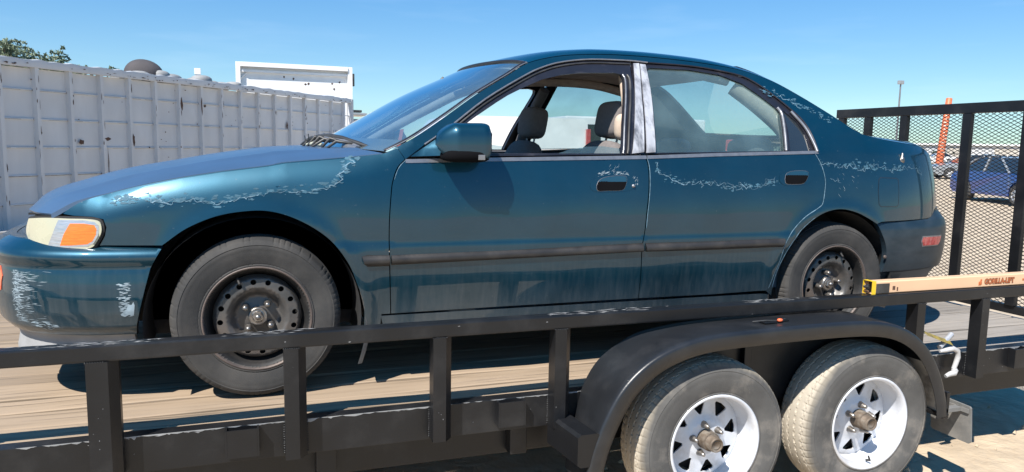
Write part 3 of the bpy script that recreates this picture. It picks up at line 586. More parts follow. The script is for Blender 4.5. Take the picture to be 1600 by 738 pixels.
# ---- side panels, both sides -----------------------------------------------
roofE=[tuple(p) for p in spl([a for a,b in ST],4)]
apil=[p for p in roofE if p[0]<=1.1809]
for mir in (None,YC):
    near=mir is None; R=.022 if near else .05
    P=lambda *a,**k: sheet(*a,**{**dict(parent=car,res=R,mirror=mir),**k})
    # front fender
    lampedge=[(-.655,.6975),(-.60,.692),(-.53,.690),(-.492,.682),(-.483,.655),(-.489,.626),(-.508,.592),(-.5115,.5905)]
    fend=[(-.3004,.5893)]+arch[1:]+[(.4073,.235),(.47,.235),(.475,.293)]+dfront[::-1][0:]+[(.545,.9465)]+hood_l[::-1]+lampedge[1:]
    fe=P('front_fender',fend,fbody,M_['teal_paint'],gap=.0018,skirt=.03)
    # doors
    fd=dfront[::-1][0:1]+dfront[::-1][1:]+[tuple(p) for p in resamp([belt[0],belt[1],(1.571,.918),dgap[0]],.1,False)][1:]+dgap[1:]+[(1.0,.295)]
    d1=P('front_door',fd,fbody,M_['teal_paint'],gap=.0022)
    rd=dgap[::-1]+[tuple(p) for p in resamp([dgap[0],(2.0,.935),rdoor[-1]],.1,False)][1:]+rdoor[::-1][1:]+[(2.0,.294)]
    d2=P('rear_door',rd,fbody,M_['teal_paint'],gap=.0022)
    # one-piece body side: pillar, roof rail, rear quarter
    ei=[p for p in roofE if p[0]>.5]
    bs=[(.545,.9465),(.5723,.9025)]+[tuple(p) for p in fro[1:]]+[rdoor[-1]]+rdoor[::-1][1:]+[(2.3284,.272)]+rarch+[(2.945,.618),(3.30,.622),(3.39,.624),(3.43,.664),(3.47,.668),(3.66,.668),(3.66,.93)]+roofE[::-1][0:]
    bs=[p for p in bs if p[0]>.5]
    bsd=P('body_side',bs,fbody,M_['teal_paint'],gap=.0,skirt=.012)
    # wrapped tail: from the corner to the centre line
    P('tail_panel',[(3.662,.60),(3.662,.985),(S1,1.0),(S1,.60)],fbody,M_['teal_paint'],res=.05,parent=car)
    P('tail_light',[(3.66,.70),(3.66,.90),(4.0,.90),(4.02,.70)],fbody,M_['red_lens'],res=.05,off=.006,parent=car)
    P('rocker_panel',[(.47,.288),(2.318,.284),(2.325,.205),(.49,.200)],fside,M_['teal_paint'],gap=.001,skirt=.04,off=.004)
    # fuel door (near side only) and door furniture
    if near: 
        sheet('fuel_door',PX['fuel'],fbody,M_['teal_paint'],bsd,res=.02,off=.0012,skirt=.006,ring=.003)
        mb=MB(); q=np.array(resamp(PX['fuel'],.01)); q=shrink(q,-.002); G=np.stack([fbody(q[:,0],q[:,1],.0008),fbody(*(shrink(q,.003)).T,.0008)],1); mb.grid(G,False,True); mb.build('fuel_door_gap',M_['dark_frame'],bsd)
    for nm,d in (('F',d1),('R',d2)):
        hs=sheet('door_handle',sm(PX['handle'+nm]+PX['handle'+nm][:1],3)[:-1],fbody,M_['teal_paint'],d,res=.012,off=.003,skirt=.004,edge=.0015,ring=.003,mirror=mir)
        pk=sm(PX['pocket'+nm]+PX['pocket'+nm][:1],3)[:-1]
        zc=np.mean([p[1] for p in pk]); 
        sheet('handle_recess',pk,fbody,M_['recess_black'],hs,res=.02,off=.0042,skirt=0,edge=0,mirror=mir)  # flat black sheet; shade of the hollow is put into its colour
        up=[p for p in pk if p[1]>zc+.001]
        if len(up)>3: sheet('handle_lever',up,lambda s,z,o=0.: fbody(s,z,o+.001),M_['faded_patch'],hs,res=.012,off=.004,skirt=.006,ring=.002,mirror=mir)
        q=np.array(resamp(pk,.004)); q=q if area(q)>0 else q[::-1]; mb=MB(); A=fbody(*q.T,.0048); B=fbody(*shrink(q,-.0011).T,.0042); mb.grid(np.stack([A,B],1),True,True)
        if not near: mb.v=[(x,2*YC-y,z) for x,y,z in mb.v]
        mb.build('handle_rim',M_['bright_trim'],hs)  # thin light ring, a highlight painted round the body-coloured bezel
        if nm=='F':
            c=fbody(np.array([1.562]),np.array([.797]),.004)[0]; 
            if not near: c[1]=2*YC-c[1]
            mb=MB(); mb.lathe([(-.004,.0001),(-.004,.007),(.004,.0085)],c,'y',16); mb.build('door_lock',M_['bright_trim'],hs)
    # rub strips
    for k,d in (('trimA',fe),('trimF',d1),('trimR',d2)):
        pts=PX[k]; zt=max(p[1] for p in pts); zb=min(p[1] for p in pts)
        def ft(s,z,off=0.,k=k):
            zm=np.interp(s,[.39,2.37],[.5095,.529]); a=np.clip(np.abs(z-zm)/.020,0,1); return fbody(s,z,off+np.where(off<0,0,.012*(1-a**2.6)))
        sheet('rub_strip',pts,ft,M_['rub_strip_rubber'],d,res=.007,off=.002,skirt=.006,edge=.001,ring=.002,mirror=mir,step=.02)
    # belt moulding
    bm_=[(.566,.9015),(.575,.912),(1.0,.923),(1.571,.931),(1.634,.933)]
    for pts,d in (([(.5723,.9025),(.9523,.913),(1.56,.9275),(1.636,.929),(1.636,.914),(1.56,.912),(.9523,.898),(.572,.888)],d1),([(1.641,.929),(2.0,.944),(2.573,.962),(2.573,.948),(2.0,.929),(1.641,.914)],d2)):
        sheet('belt_moulding',pts,fbody,M_['bright_trim'],d,res=.006,off=.004,skirt=.008,edge=.0015,ring=.002,mirror=mir,step=.03)
    # window frames: dark channel from the outer shut line to the glass
    gF=PX['glassF']; gR=PX['glassR']
    foF=[p for p in fro if p[0]<1.71]; foR=[p for p in fro if p[0]>1.72]
    frF=[(.578,.908)]+foF[1:]+[(1.712,1.368),(1.690,1.30),(1.655,1.13),(1.634,.932)]
    hF=[(.72,.928)]+[tuple(p) for p in gF[:-1]]+[(gF[-1][0],.936)]
    fr1=sheet('window_frame',shrink(resamp(frF,.03),.002),fbody,M_['dark_frame'],d1,res=.02,holes=[hF],off=-.008,skirt=.03,edge=0,ring=0,mirror=mir)
    frR=[(1.641,.934),(1.665,1.13),(1.700,1.30),(1.722,1.366)]+foR[0:]+[(2.568,.957)]
    hR=[tuple(p) for p in gR]; hQ=[tuple(p) for p in PX['quart']]
    fr2=sheet('window_frame',shrink(resamp(frR,.03),.002),fbody,M_['dark_frame'],d2,res=.02,holes=[hR,hQ],off=-.008,skirt=.03,edge=0,ring=0,mirror=mir)
    if near:
        sheet('pillar_strip',PX['bstripF'],fbody,M_['taped_pillar'],fr1,res=.012,off=.002,skirt=.008,ring=.003)
        sheet('pillar_strip',PX['bstripR'],fbody,M_['taped_pillar'],fr2,res=.012,off=.002,skirt=.008,ring=.003)
    # bright and black lines along the frame
    def linetube(pts,off,rad,m,parent,name):
        q=np.array(resamp(sm(pts,4),.02,False)); c=fbody(q[:,0],q[:,1],off); 
        if not near: c[:,1]=2*YC-c[:,1]
        mb=MB(); mb.tube([tuple(p) for p in c],rad,6); return mb.build(name,m,parent)
    q=np.array(fro); 
    linetube([(x-.000,z+.0) for x,z in fro[1:10]],.001,.0042,M_['bright_trim'],fr1,'frame_moulding')
    linetube([(x,z-.017) for x,z in fro[2:9]],-.004,.004,M_['black_trim'],fr1,'frame_seal')
    linetube(fro[9:],.000,.004,M_['dark_frame'],fr2,'frame_moulding')
    linetube([gR[-1],gR[-2],gR[-3],(gR[-3][0]-.01,gR[-3][1]+.03)],.001,.0075,M_['bright_trim'],fr2,'division_bar')
    linetube([(2.500,1.150),(2.545,1.075),(2.562,1.0),(2.566,.957)],.004,.008,M_['bright_trim'],fr2,'corner_moulding')
    linetube([(gF[-1][0],.936)]+gF[::-1][1:5],-.004,.005,M_['bright_trim'] if near else M_['dark_frame'],fr1,'glass_run')
    linetube([(gF[-1][0]+.02,.936)]+[(a+.022,b) for a,b in gF[::-1][1:5]],-.001,.006,M_['black_trim'],fr1,'glass_run')
    # glass: rear door pane, fixed quarter pane, front pane wound down
    sheet('window_glass',hR,fbody,M_['door_glass'],d2,res=.05,off=-.018,skirt=0,edge=0,ring=0,mirror=mir)
    sheet('quarter_glass',hQ,fbody,M_['dark_glass'],d2,res=.05,off=-.014,skirt=0,edge=0,ring=0,mirror=mir)
    wd=[(1.20,.925),(1.52,.935),(1.52,.957),(1.44,.966),(1.36,.962),(1.28,.948)]
    sheet('window_glass',wd,fbody,M_['door_glass'],d1,res=.05,off=-.020,skirt=.004,edge=0,ring=0,mirror=mir)
    # inner door cards
    for a,b,d in ((.56,1.62,d1),(1.64,2.5,d2)):
        y0=.055; mb=MB(); mb.grid(np.array([[(a,y0+.02,.30),(a,y0+.04,.85),(a,y0+.055,.905),(a,y0+.01,.915)],[(b,y0+.02,.30),(b,y0+.04,.85),(b,y0+.055,.925),(b,y0+.01,.935)]]),False)
        if not near: mb.v=[(x,2*YC-y,z) for x,y,z in mb.v]
        mb.build('door_card',M_['interior_grey'],d)
    # inner pillars and roof rail trims
    def inner(pts,wd_,m,nm,offy=.04,rz=None):
        q=np.array(sm(pts,5)); c=fbody(q[:,0],q[:,1],-offy)
        if not near: c[:,1]=2*YC-c[:,1]
        mb=MB(); mb.tube([tuple(p) for p in c],wd_,8); return mb.build(nm,m,bsd)
    inner([(.60,.93),(.80,1.055),(1.0,1.17),(1.2,1.275),(1.4,1.325),(1.7,1.345),(2.0,1.34),(2.25,1.30)],.026,M_['headliner'],'roof_rail_trim',.055)
    inner([(1.60,.85),(1.64,1.1),(1.69,1.30)],.034,M_['seat_beige'] if near else M_['interior_grey'],'centre_pillar_trim',.07)
    inner([(2.50,.93),(2.50,1.05),(2.42,1.16),(2.30,1.28)],.05,M_['seat_beige'],'rear_pillar_trim',.08)
    # wheel arch liners
    for cx,cz,R_,a0,a1 in ((.01,.30,.385,-14,194),(2.68,.30,.372,-20,200)):
        mb=MB(); G=[]
        for k in range(33):
            t=math.radians(a0+(a1-a0)*k/32); G.append([(cx+R_*math.cos(t)*1.0,yy,cz+R_*math.sin(t)) for yy in (.02,.05,.30)])
        mb.grid(G,True); c=[(cx+R_*1.02*math.cos(math.radians(a0+(a1-a0)*k/32)),.30,cz+R_*1.02*math.sin(math.radians(a0+(a1-a0)*k/32))) for k in range(33)]
        mb.add(c,[tuple(range(33))])
        if not near: mb.v=[(x,2*YC-y,z) for x,y,z in mb.v]
        mb.build('wheel_arch_liner',M_['liner_black'],fe if cx<1 else bsd)
    # headlight
    lp=[(-.80,.676),(-.7,.6845),(-.6158,.684),(-.5393,.684),(-.5015,.6765),(-.4935,.6542),(-.4975,.6318),(-.5142,.6025),(-.5356,.5835),(-.6104,.576),(-.70,.573),(-.775,.583),(-.82,.607),(-.83,.635)]
    lpo=shrink(np.array(sm(lp+lp[:1],4)[:-1]),-.007)
    hl=sheet('headlight',lpo,fbody,M_['liner_black'],car,res=.03,off=.004,skirt=.03,mirror=mir)
    lz=sheet('lamp_lens',sm(lp+lp[:1],4)[:-1],fbody,M_['lamp_haze'],hl,res=.02,off=.012,skirt=.010,edge=.003,ring=.006,mirror=mir)
    cl=[(-.645,.679),(-.60,.680),(-.545,.680),(-.515,.675),(-.502,.665),(-.500,.650),(-.504,.628),(-.520,.601),(-.540,.589),(-.61,.583),(-.69,.580),(-.665,.63)]
    sheet('clear_lens',cl,fbody,M_['lamp_clear'],hl,res=.02,off=.0130,skirt=.002,edge=.0005,ring=.003,mirror=mir)
    tl=[(-.600,.668),(-.55,.669),(-.515,.664),(-.508,.650),(-.511,.630),(-.524,.608),(-.542,.597),(-.60,.592),(-.638,.590),(-.622,.63)]
    sheet('turn_signal',tl,fbody,M_['amber_lens'],hl,res=.02,off=.0142,skirt=.002,edge=.0008,ring=.004,mirror=mir)
# peeling clear coat on the near side ------------------------------------------
kids={o.name.split('.')[0]:o for o in reversed(car.children)}
near_f=[o for o in car.children if o.name=='front_fender'][0]; near_bs=[o for o in car.children if o.name=='body_side'][0]; near_rd=[o for o in car.children if o.name=='rear_door'][0]; near_fd=[o for o in car.children if o.name=='front_door'][0]
def wob(pts,amp,freq,n=9,seed=1):
    rr=np.random.default_rng(seed); q=resamp(pts,.006,False); m=len(q); t=np.arange(m)
    o=np.zeros((m,2))
    for k in range(4):
        fq=freq*(1.7**k); o+=np.stack([np.sin(t*fq+rr.random()*6),np.sin(t*fq*1.13+rr.random()*6)],1)*amp/(1.5**k)
    return q+o
pf=wob(PX['peelF'],.0025,.35,seed=3)
patch=[tuple(p) for p in pf]+[(.37,.905),(.3573,.9035),(.1252,.882),(.0631,.870),(-.1001,.848),(-.242,.824),(-.36,.797)]
sheet('faded_clearcoat',patch,fbody,M_['faded_patch'],near_f,res=.022,off=.0008,skirt=0,edge=0,ring=0,step=.006)
def flake(lines,parent,name='peeled_edge',w=.004):
    mb=MB()
    for q,ww in lines: mb.grid(ribbon(q,fbody,(ww or w)*.55),False)
    o=mb.build(name,M_['peel_and_highlight'],parent); o['kind']='stuff'; return o
def meander(pts,amp,seed,dash=.75,w=.004,freq=.9):
    q=wob(pts,amp,freq,seed=seed); out=[]; rr=np.random.default_rng(seed+50); i=0
    while i<len(q)-4:
        n=int(rr.integers(5,22)); 
        if rr.random()<dash and i+n<=len(q): out.append((q[i:i+n+1],w*(.5+rr.random())))
        i+=n
    return out
flake(meander(PX['peelF'],.0035,3,.9,.0035,.6)+meander([(a,b+.006) for a,b in PX['peelF'][:6]],.005,9,.6,.006,.8),near_f)
flake(meander(PX['peelD'][:7],.002,5,1.,.0055,.5)+meander(PX['peelD'][6:],.0085,6,.8,.003,.8)+meander([(a,b+.012) for a,b in PX['peelD'][7:]],.009,16,.5,.002,.9),near_rd)
flake(meander(PX['peelQ'],.007,7,.85,.003,.8)+meander(PX['peelQ2'],.007,8,.7,.003,.8)+meander([(2.62,.83),(2.70,.81),(2.74,.78)],.004,12,.8,.002)+meander([(a,b-.014) for a,b in PX['peelQ2']],.007,18,.5,.003,.9),near_bs)
def blotches(box,n,l,seed,parent,line=None,spread=.01):
    rr=np.random.default_rng(seed); mb=MB(); q=None if line is None else wob(line,.006,.7,seed=seed)
    for i in range(n):
        if q is None: s=box[0]+(box[1]-box[0])*rr.random(); z=box[2]+(box[3]-box[2])*rr.random()
        else: k=int(rr.integers(0,len(q))); s=q[k,0]+rr.normal()*spread; z=q[k,1]+abs(rr.normal())*spread*(1 if rr.random()<.8 else -1)
        m=11; th=np.linspace(0,2*PI,m,endpoint=False); a=l*(.3+rr.random()**2*1.2)*(.35+.9*rr.random(m)); P=np.stack([s+a*np.cos(th)*1.7,z+a*np.sin(th)*.7],1); v=fbody(P[:,0],P[:,1],.0010+.0001*(i%4)); mb.add(v,[tuple(range(m))])
    o=mb.build('chalky_flakes',M_['chalky_coat'],parent); o['kind']='stuff'; return o
blotches(None,240,.006,61,near_f,PX['peelF'],.008)
blotches(None,150,.0045,62,near_rd,PX['peelD'],.006)
blotches(None,150,.005,63,near_bs,PX['peelQ']+PX['peelQ2'],.010)
blotches(None,110,.005,64,near_bs,[(a-.012,b-.012) for a,b in PX['peelC'] if a<2.9],.009)
flake(meander([(a-.015,b-.015) for a,b in PX['peelC'] if a<2.9],.006,10,.85,.003,.8),near_bs)
def edge_line(pts,parent,dx,w=.003,name='edge_highlight'):  # pale ribbon paints the highlight along shut lines and arch edge
    q=np.array(resamp(pts,.012,False)); q=q+np.array(dx); mb=MB(); mb.grid(ribbon(q,fbody,w,.0009,var=.35),False); return mb.build(name,M_['peel_and_highlight'],parent)
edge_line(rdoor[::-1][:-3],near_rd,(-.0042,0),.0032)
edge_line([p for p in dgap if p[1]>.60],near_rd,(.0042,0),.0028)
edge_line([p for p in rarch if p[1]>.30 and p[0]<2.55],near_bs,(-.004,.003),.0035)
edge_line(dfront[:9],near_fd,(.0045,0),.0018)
# scratches over the handle, bumper scrapes
def specks(fn,box,n,lx,lz,seed,parent,name='scratched_paint',ang=0.,dens=None,sp=.35):
    rr=np.random.default_rng(seed); mb=MB()
    for i in range(n):
        s=box[0]+(box[1]-box[0])*(rr.random() if dens is None else dens(rr)); z=box[2]+(box[3]-box[2])*rr.random(); a=ang+rr.normal()*sp; l=lx*(.3+rr.random()); h=lz*(.4+rr.random())
        m=6; tt=np.linspace(-1,1,m); up=np.array([(s+l*t*math.cos(a),z+l*t*math.sin(a)+h*(1-t*t)*(.4+.6*rr.random())) for t in tt]); dn=np.array([(s+l*t*math.cos(a),z+l*t*math.sin(a)-h*(1-t*t)*(.4+.6*rr.random())) for t in tt])
        mb.grid(np.stack([fn(*up.T,.0012),fn(*dn.T,.0012)],1),False)
    o=mb.build(name,M_['scraped_coat'],parent); o['kind']='stuff'; return o
specks(fbody,(1.40,1.54,.835,.86),70,.008,.0016,21,near_fd,ang=.2)
specks(fbody,(1.45,1.50,.86,.885),8,.012,.001,22,near_fd,ang=1.)
specks(fbody,(1.55,1.585,.80,.835),20,.006,.0016,23,near_fd,ang=1.2)
specks(fbody,(2.66,2.80,.74,.86),12,.012,.0013,24,near_bs,ang=-.7)

# ---- bumpers -----------------------------------------------------------------
fb_end=PX['fbarch']
fb=None
for mir in (None,YC):
    o=sheet('front_bumper',[(FB0,.60),(-.90,.604),(-.5,.598),(-.3004,.5865)]+fb_end[1:]+[(-.415,.262),(-.6,.262),(-.8,.264),(FB0,.264)],ffb,M_['teal_paint'],car,res=.018,gap=.0,skirt=.03,edge=.003,mirror=mir)
    if mir is None: fb=o
    mb=MB(); q=np.linspace(FB0,-.49,30); A=ffb(q,q*0+.603,-.002); B=A+np.array([.09,.0,-.012]); B[:,1]+=.06; mb.grid(np.stack([A,B],1),True)
    if mir is not None: mb.v=[(x,2*YC-y,z) for x,y,z in mb.v]
    mb.build('bumper_top',M_['teal_paint'],o)
    sheet('bumper_valance',[(FB0,.262),(-.42,.262),(-.418,.175),(-.8,.165),(FB0,.165)],lambda s,z,off=0.: ffb(s,z,off-.012+.055*np.clip((.27-z)/.1,0,1)),M_['valance_grey'],o,res=.04,skirt=.02,mirror=mir)
    sheet('marker_lamp',[(-.99,.50),(-.93,.505),(-.905,.47),(-.915,.42),(-.96,.405),(-1.05,.42),(-1.05,.48)],ffb,M_['marker_amber'],o,res=.02,off=.004,skirt=.008,mirror=mir)
specks(ffb,(-.83,-.60,.315,.50),170,.020,.0010,31,fb,'scraped_paint',0.,lambda r_: .02+.9*abs(r_.normal())*.22,.10)
specks(ffb,(-.835,-.80,.33,.50),120,.006,.0013,32,fb,'scraped_paint',0.,None,.3)
specks(ffb,(-.76,-.66,.29,.32),26,.016,.0028,34,fb,'scraped_paint',-.1,None,.15)
specks(ffb,(-.445,-.41,.34,.46),70,.010,.0028,33,fb,'scraped_paint',.0,None,.12)
sheet('primer_patch',[(-.440,.352),(-.424,.366),(-.418,.385),(-.408,.380),(-.400,.394),(-.397,.380),(-.402,.342),(-.418,.346),(-.432,.338),(-.444,.344)],ffb,M_['scraped_coat'],fb,res=.02,off=.0015,skirt=0,edge=0,ring=0)
0 and sheet('primer_patch',[(-.80,.547),(-.74,.562),(-.66,.560),(-.63,.551),(-.70,.542),(-.76,.536)],ffb,M_['valance_grey'],fb,res=.02,off=.0015,skirt=0,edge=0,ring=0)
rbE=[tuple(p) for p in sm(PX['rbarch'],4)]
for mir in (None,YC):
    o=sheet('rear_bumper',[(2.93,.617),(3.16,.618),(3.33,.620),(3.385,.628),(3.43,.660),(3.47,.668),(RB1,.668),(RB1,.36),(3.5,.36),(3.2,.357)]+rbE[::-1],frb,M_['bumper_plastic'],car,res=.02,gap=.001,skirt=.03,mirror=mir)
    sheet('bumper_valance',[(3.00,.352),(3.2,.352),(RB1,.355),(RB1,.29),(3.5,.285),(3.16,.285),(3.012,.292)],lambda s,z,off=0.: frb(s,z,off-.012),M_['bumper_plastic'],o,res=.05,skirt=.02,mirror=mir)
    mk=np.array(PX['marker']); 
    sheet('side_marker',shrink(mk,-.006),frb,M_['bright_trim'],o,res=.02,off=.003,skirt=.004,mirror=mir)
    sheet('marker_lens',mk,frb,M_['red_lens'],o,res=.02,off=.006,skirt=.004,mirror=mir)
    mb=MB(); c=frb(np.array([2.985]),np.array([.44]),.002)[0]; 
    if mir is not None: c[1]=2*YC-c[1]
    mb.sellip(c,.009,.006,.009,.8,10,8); mb.build('bumper_screw',M_['rim_lip_rust'],o)
# antenna stub and lock on the near quarter
mb=MB(); c=fbody(np.array([3.115]),np.array([.925]),0)[0]; mb.lathe([(0,.011),(.008,.010),(.012,.006),(.030,.0045),(.034,.0001)],c,'z',12); mb.lathe([(-.004,.0001),(-.004,.014),(.006,.016)],(c[0],c[1],c[2]-.006),'y',14); mb.build('antenna_base',M_['bare_steel'],near_bs)

# ---- front of the car: grille, inner bulkhead ----------------------------------
mb=MB(); mb.box(-.79,-.70,.45,1.32,.60,.685); mb.build('grille',M_['black_trim'],car)
mb=MB()
for i in range(4): mb.bbox(-.815,-.79,.46,1.31,.612+.018*i,.620+.018*i,.002)
mb.build('grille_bar',M_['black_trim'],car)
mb=MB(); mb.box(-.70,.45,.30,1.47,.26,.66); mb.box(.44,.52,.12,1.65,.25,.88); mb.box(2.95,3.36,.20,1.57,.30,.90); mb.box(.45,2.95,.10,1.67,.20,.26); mb.build('underbody',M_['liner_black'],car)
# ---- cowl and the heap of broken wiper cowl trim --------------------------------
mb=MB(); U,T=np.meshgrid(np.linspace(0,1,4),np.linspace(.03,1.97,30),indexing='ij')
A=hood(np.ones(30),np.linspace(.03,1.97,30)); B=top(np.full(30,.16),np.linspace(.03,1.97,30)); A=A+np.array([0,0,-.012]); B=B+np.array([.02,0,-.008]); mb.grid(np.stack([A,(A+B)/2-np.array([0,0,.014]),B],1),False)
cw=mb.build('cowl_panel',M_['black_trim'],car)
def cowlpt(y,dx,dz):
    t=(y-.04)/(YC-.04); p=hood(np.array([1.]),np.array([t]))[0]; return (p[0]+dx,y,p[2]+dz)
mb=MB()
rr=random.Random(5)
base=[(.62,-.04,.0),(.56,-.02,.022),(.50,.0,.034),(.42,.02,.038),(.34,.04,.030),(.27,.07,.012),(.22,.09,-.004)]
mb.tube([cowlpt(y,dx-.03,dz+.006) for y,dx,dz in base],[.004,.009,.011,.012,.012,.010,.006],8)
mb.tube([cowlpt(y,dx+.01,dz-.004) for y,dx,dz in base],[.003,.006,.008,.010,.009,.008,.005],8)
for i in range(6):
    y=.58-.055*i; mb.tube([cowlpt(y,-.075+rr.uniform(-.01,.01),-.002),cowlpt(y-.02,-.04,.03+rr.uniform(-.006,.012)),cowlpt(y-.035,.02,.018)],[.005,.008,.005],6)
for i in range(2):
    y=.58-.05*i; mb.tube([cowlpt(y,-.06,.02),cowlpt(y-.01,-.065+rr.uniform(-.02,.02),.048+rr.uniform(-.008,.014))],[.003,.002],5)
mb.build('torn_cowl_trim',M_['black_trim'],cw)
mb=MB(); mb.tube([cowlpt(.42,-.03,.036),cowlpt(.32,.01,.024),cowlpt(.24,.03,.0)],[.007,.011,.009],8); mb.tube([cowlpt(.30,.0,.004),cowlpt(.22,.01,-.006)],[.016,.012],8); mb.build('hinge_cover',M_['bright_trim'],cw)
mb=MB(); mb.tube([cowlpt(.56,-.06,.006),cowlpt(.48,-.05,.012),cowlpt(.40,-.04,.006)],[.006,.010,.006],8); mb.build('hose_piece',M_['lamp_haze'],cw)

# ---- cabin ------------------------------------------------------------------------
U,T=np.meshgrid(np.linspace(5.0,11.2,20),np.linspace(.03,1.97,24),indexing='ij'); mb=MB(); mb.grid(top(U,T,-.035),True)
A=top(np.full(24,4.55),np.linspace(.05,1.95,24),-.012); B=top(np.full(24,5.05),np.linspace(.05,1.95,24),-.037); mb.grid(np.stack([A,B],1),True); mb.build('headliner',M_['headliner'],car)
mb=MB()
prof=[(.40,.90),(.50,.925),(.70,.925),(.86,.90),(.93,.84),(.93,.45)]
G=[[(x,y,z+(.02*math.exp(-((y-.5)/.2)**2) if .6<x<.9 else 0)) for x,z in prof] for y in np.linspace(.10,1.67,20)]
mb.grid(G,True); dash=mb.build('dashboard',M_['interior_grey'],car)
mb=MB(); 
sw=Matrix.Rotation(math.radians(-62),4,'Y'); ring=[(Vector((0,.19*math.cos(t),.19*math.sin(t)))) for t in [2*PI*k/28 for k in range(28)]]
c0=Vector((1.02,.50,.80)); RM=Matrix.Rotation(math.radians(-25),3,'Y'); mb.tube([(c0+RM@p)[:] for p in ring],.014,8,closed=True)
for a in (0,PI,-PI/2): mb.tube([(c0+RM@Vector((0,.185*math.cos(a),.185*math.sin(a))))[:],(c0+RM@Vector((-.03,0,0)))[:]],[.010,.02],6)
mb.tube([(c0+RM@Vector((-.02,0,0)))[:],(.84,.50,.74)],[.045,.04],10); mb.build('steering_wheel',M_['black_trim'],car)
mb=MB(); mb.sellip((.885,YC,1.225),.012,.11,.030,.6,16,8); mb.tube([(.885,YC,1.25),(.93,YC,1.30)],.006,6); mb.build('rear_view_mirror',M_['black_trim'],car)
mb=MB(); mb.box(-.0008,.0008,-.09,.09,-.055,.055,Matrix.Translation((.60,.34,.945))@Matrix.Rotation(math.radians(74),4,'Y')@Matrix.Rotation(.4,4,'X')); mb.build('dash_paper',M_['paper_note'],car)
mb=MB(); mb.box(-.001,.001,-.04,.04,-.045,.045,Matrix.Translation((.66,.62,.985))@Matrix.Rotation(.2,4,'Y')); mb.build('dash_card',M_['red_card'],car)
def seat(yc,x0,parent,beige):
    s=part_empty('front_seat',parent,(x0,yc,.25))
    mb=MB(); Mt=Matrix.Rotation(math.radians(14),4,'Y'); mb.sellip((.10,0,.42),.075,.235,.33,.55,28,16,Mt.to_3x3()); mb.build('backrest',M_['seat_fabric'],s)
    mb=MB(); mb.sellip((-.22,0,.10),.27,.24,.085,.5,28,12); mb.build('seat_cushion',M_['seat_fabric'],s)
    mb=MB(); Mh=Matrix.Rotation(math.radians(10),3,'Y'); mb.sellip((.215,0,.845),.058,.128,.090,.48,28,16,Mh); mb.build('headrest',M_['seat_fabric'],s)
    mb=MB()
    for d in (-.06,.06): mb.tube([(.195,d,.70),(.210,d,.78)],.006,8)
    mb.build('headrest_post',M_['bare_steel'],s)
    return s
seat(1.27,1.35,car,0); seat(.50,1.49,car,1)
mb=MB(); mb.sellip((2.44,YC,.66),.08,.66,.30,.45,40,14,Matrix.Rotation(math.radians(22),3,'Y')); mb.sellip((2.16,YC,.44),.28,.66,.10,.4,40,10)
for y in (.50,1.27): mb.sellip((2.515,y,.965),.055,.17,.060,.7,20,10)
mb.build('rear_bench',M_['seat_fabric'],car)
mb=MB(); mb.box(2.52,3.02,.20,1.57,.925,.945); mb.build('parcel_shelf',M_['seat_beige'],car)
mb=MB(); mb.bbox(2.72,2.80,.76,1.01,.948,1.02,.01); mb.build('brake_light',M_['red_lens'],car)
mb=MB(); mb.tube([tuple(p) for p in [(1.64,.20,1.12),(1.63,.21,1.0),(1.60,.22,.80)]],.020,6); mb.build('seat_belt',M_['seat_beige'],car)

mb=MB(); mb.sellip((1.635,.26,1.055),.045,.035,.062,.7,18,12); mb.build('belt_guide',M_['seat_beige'],car)
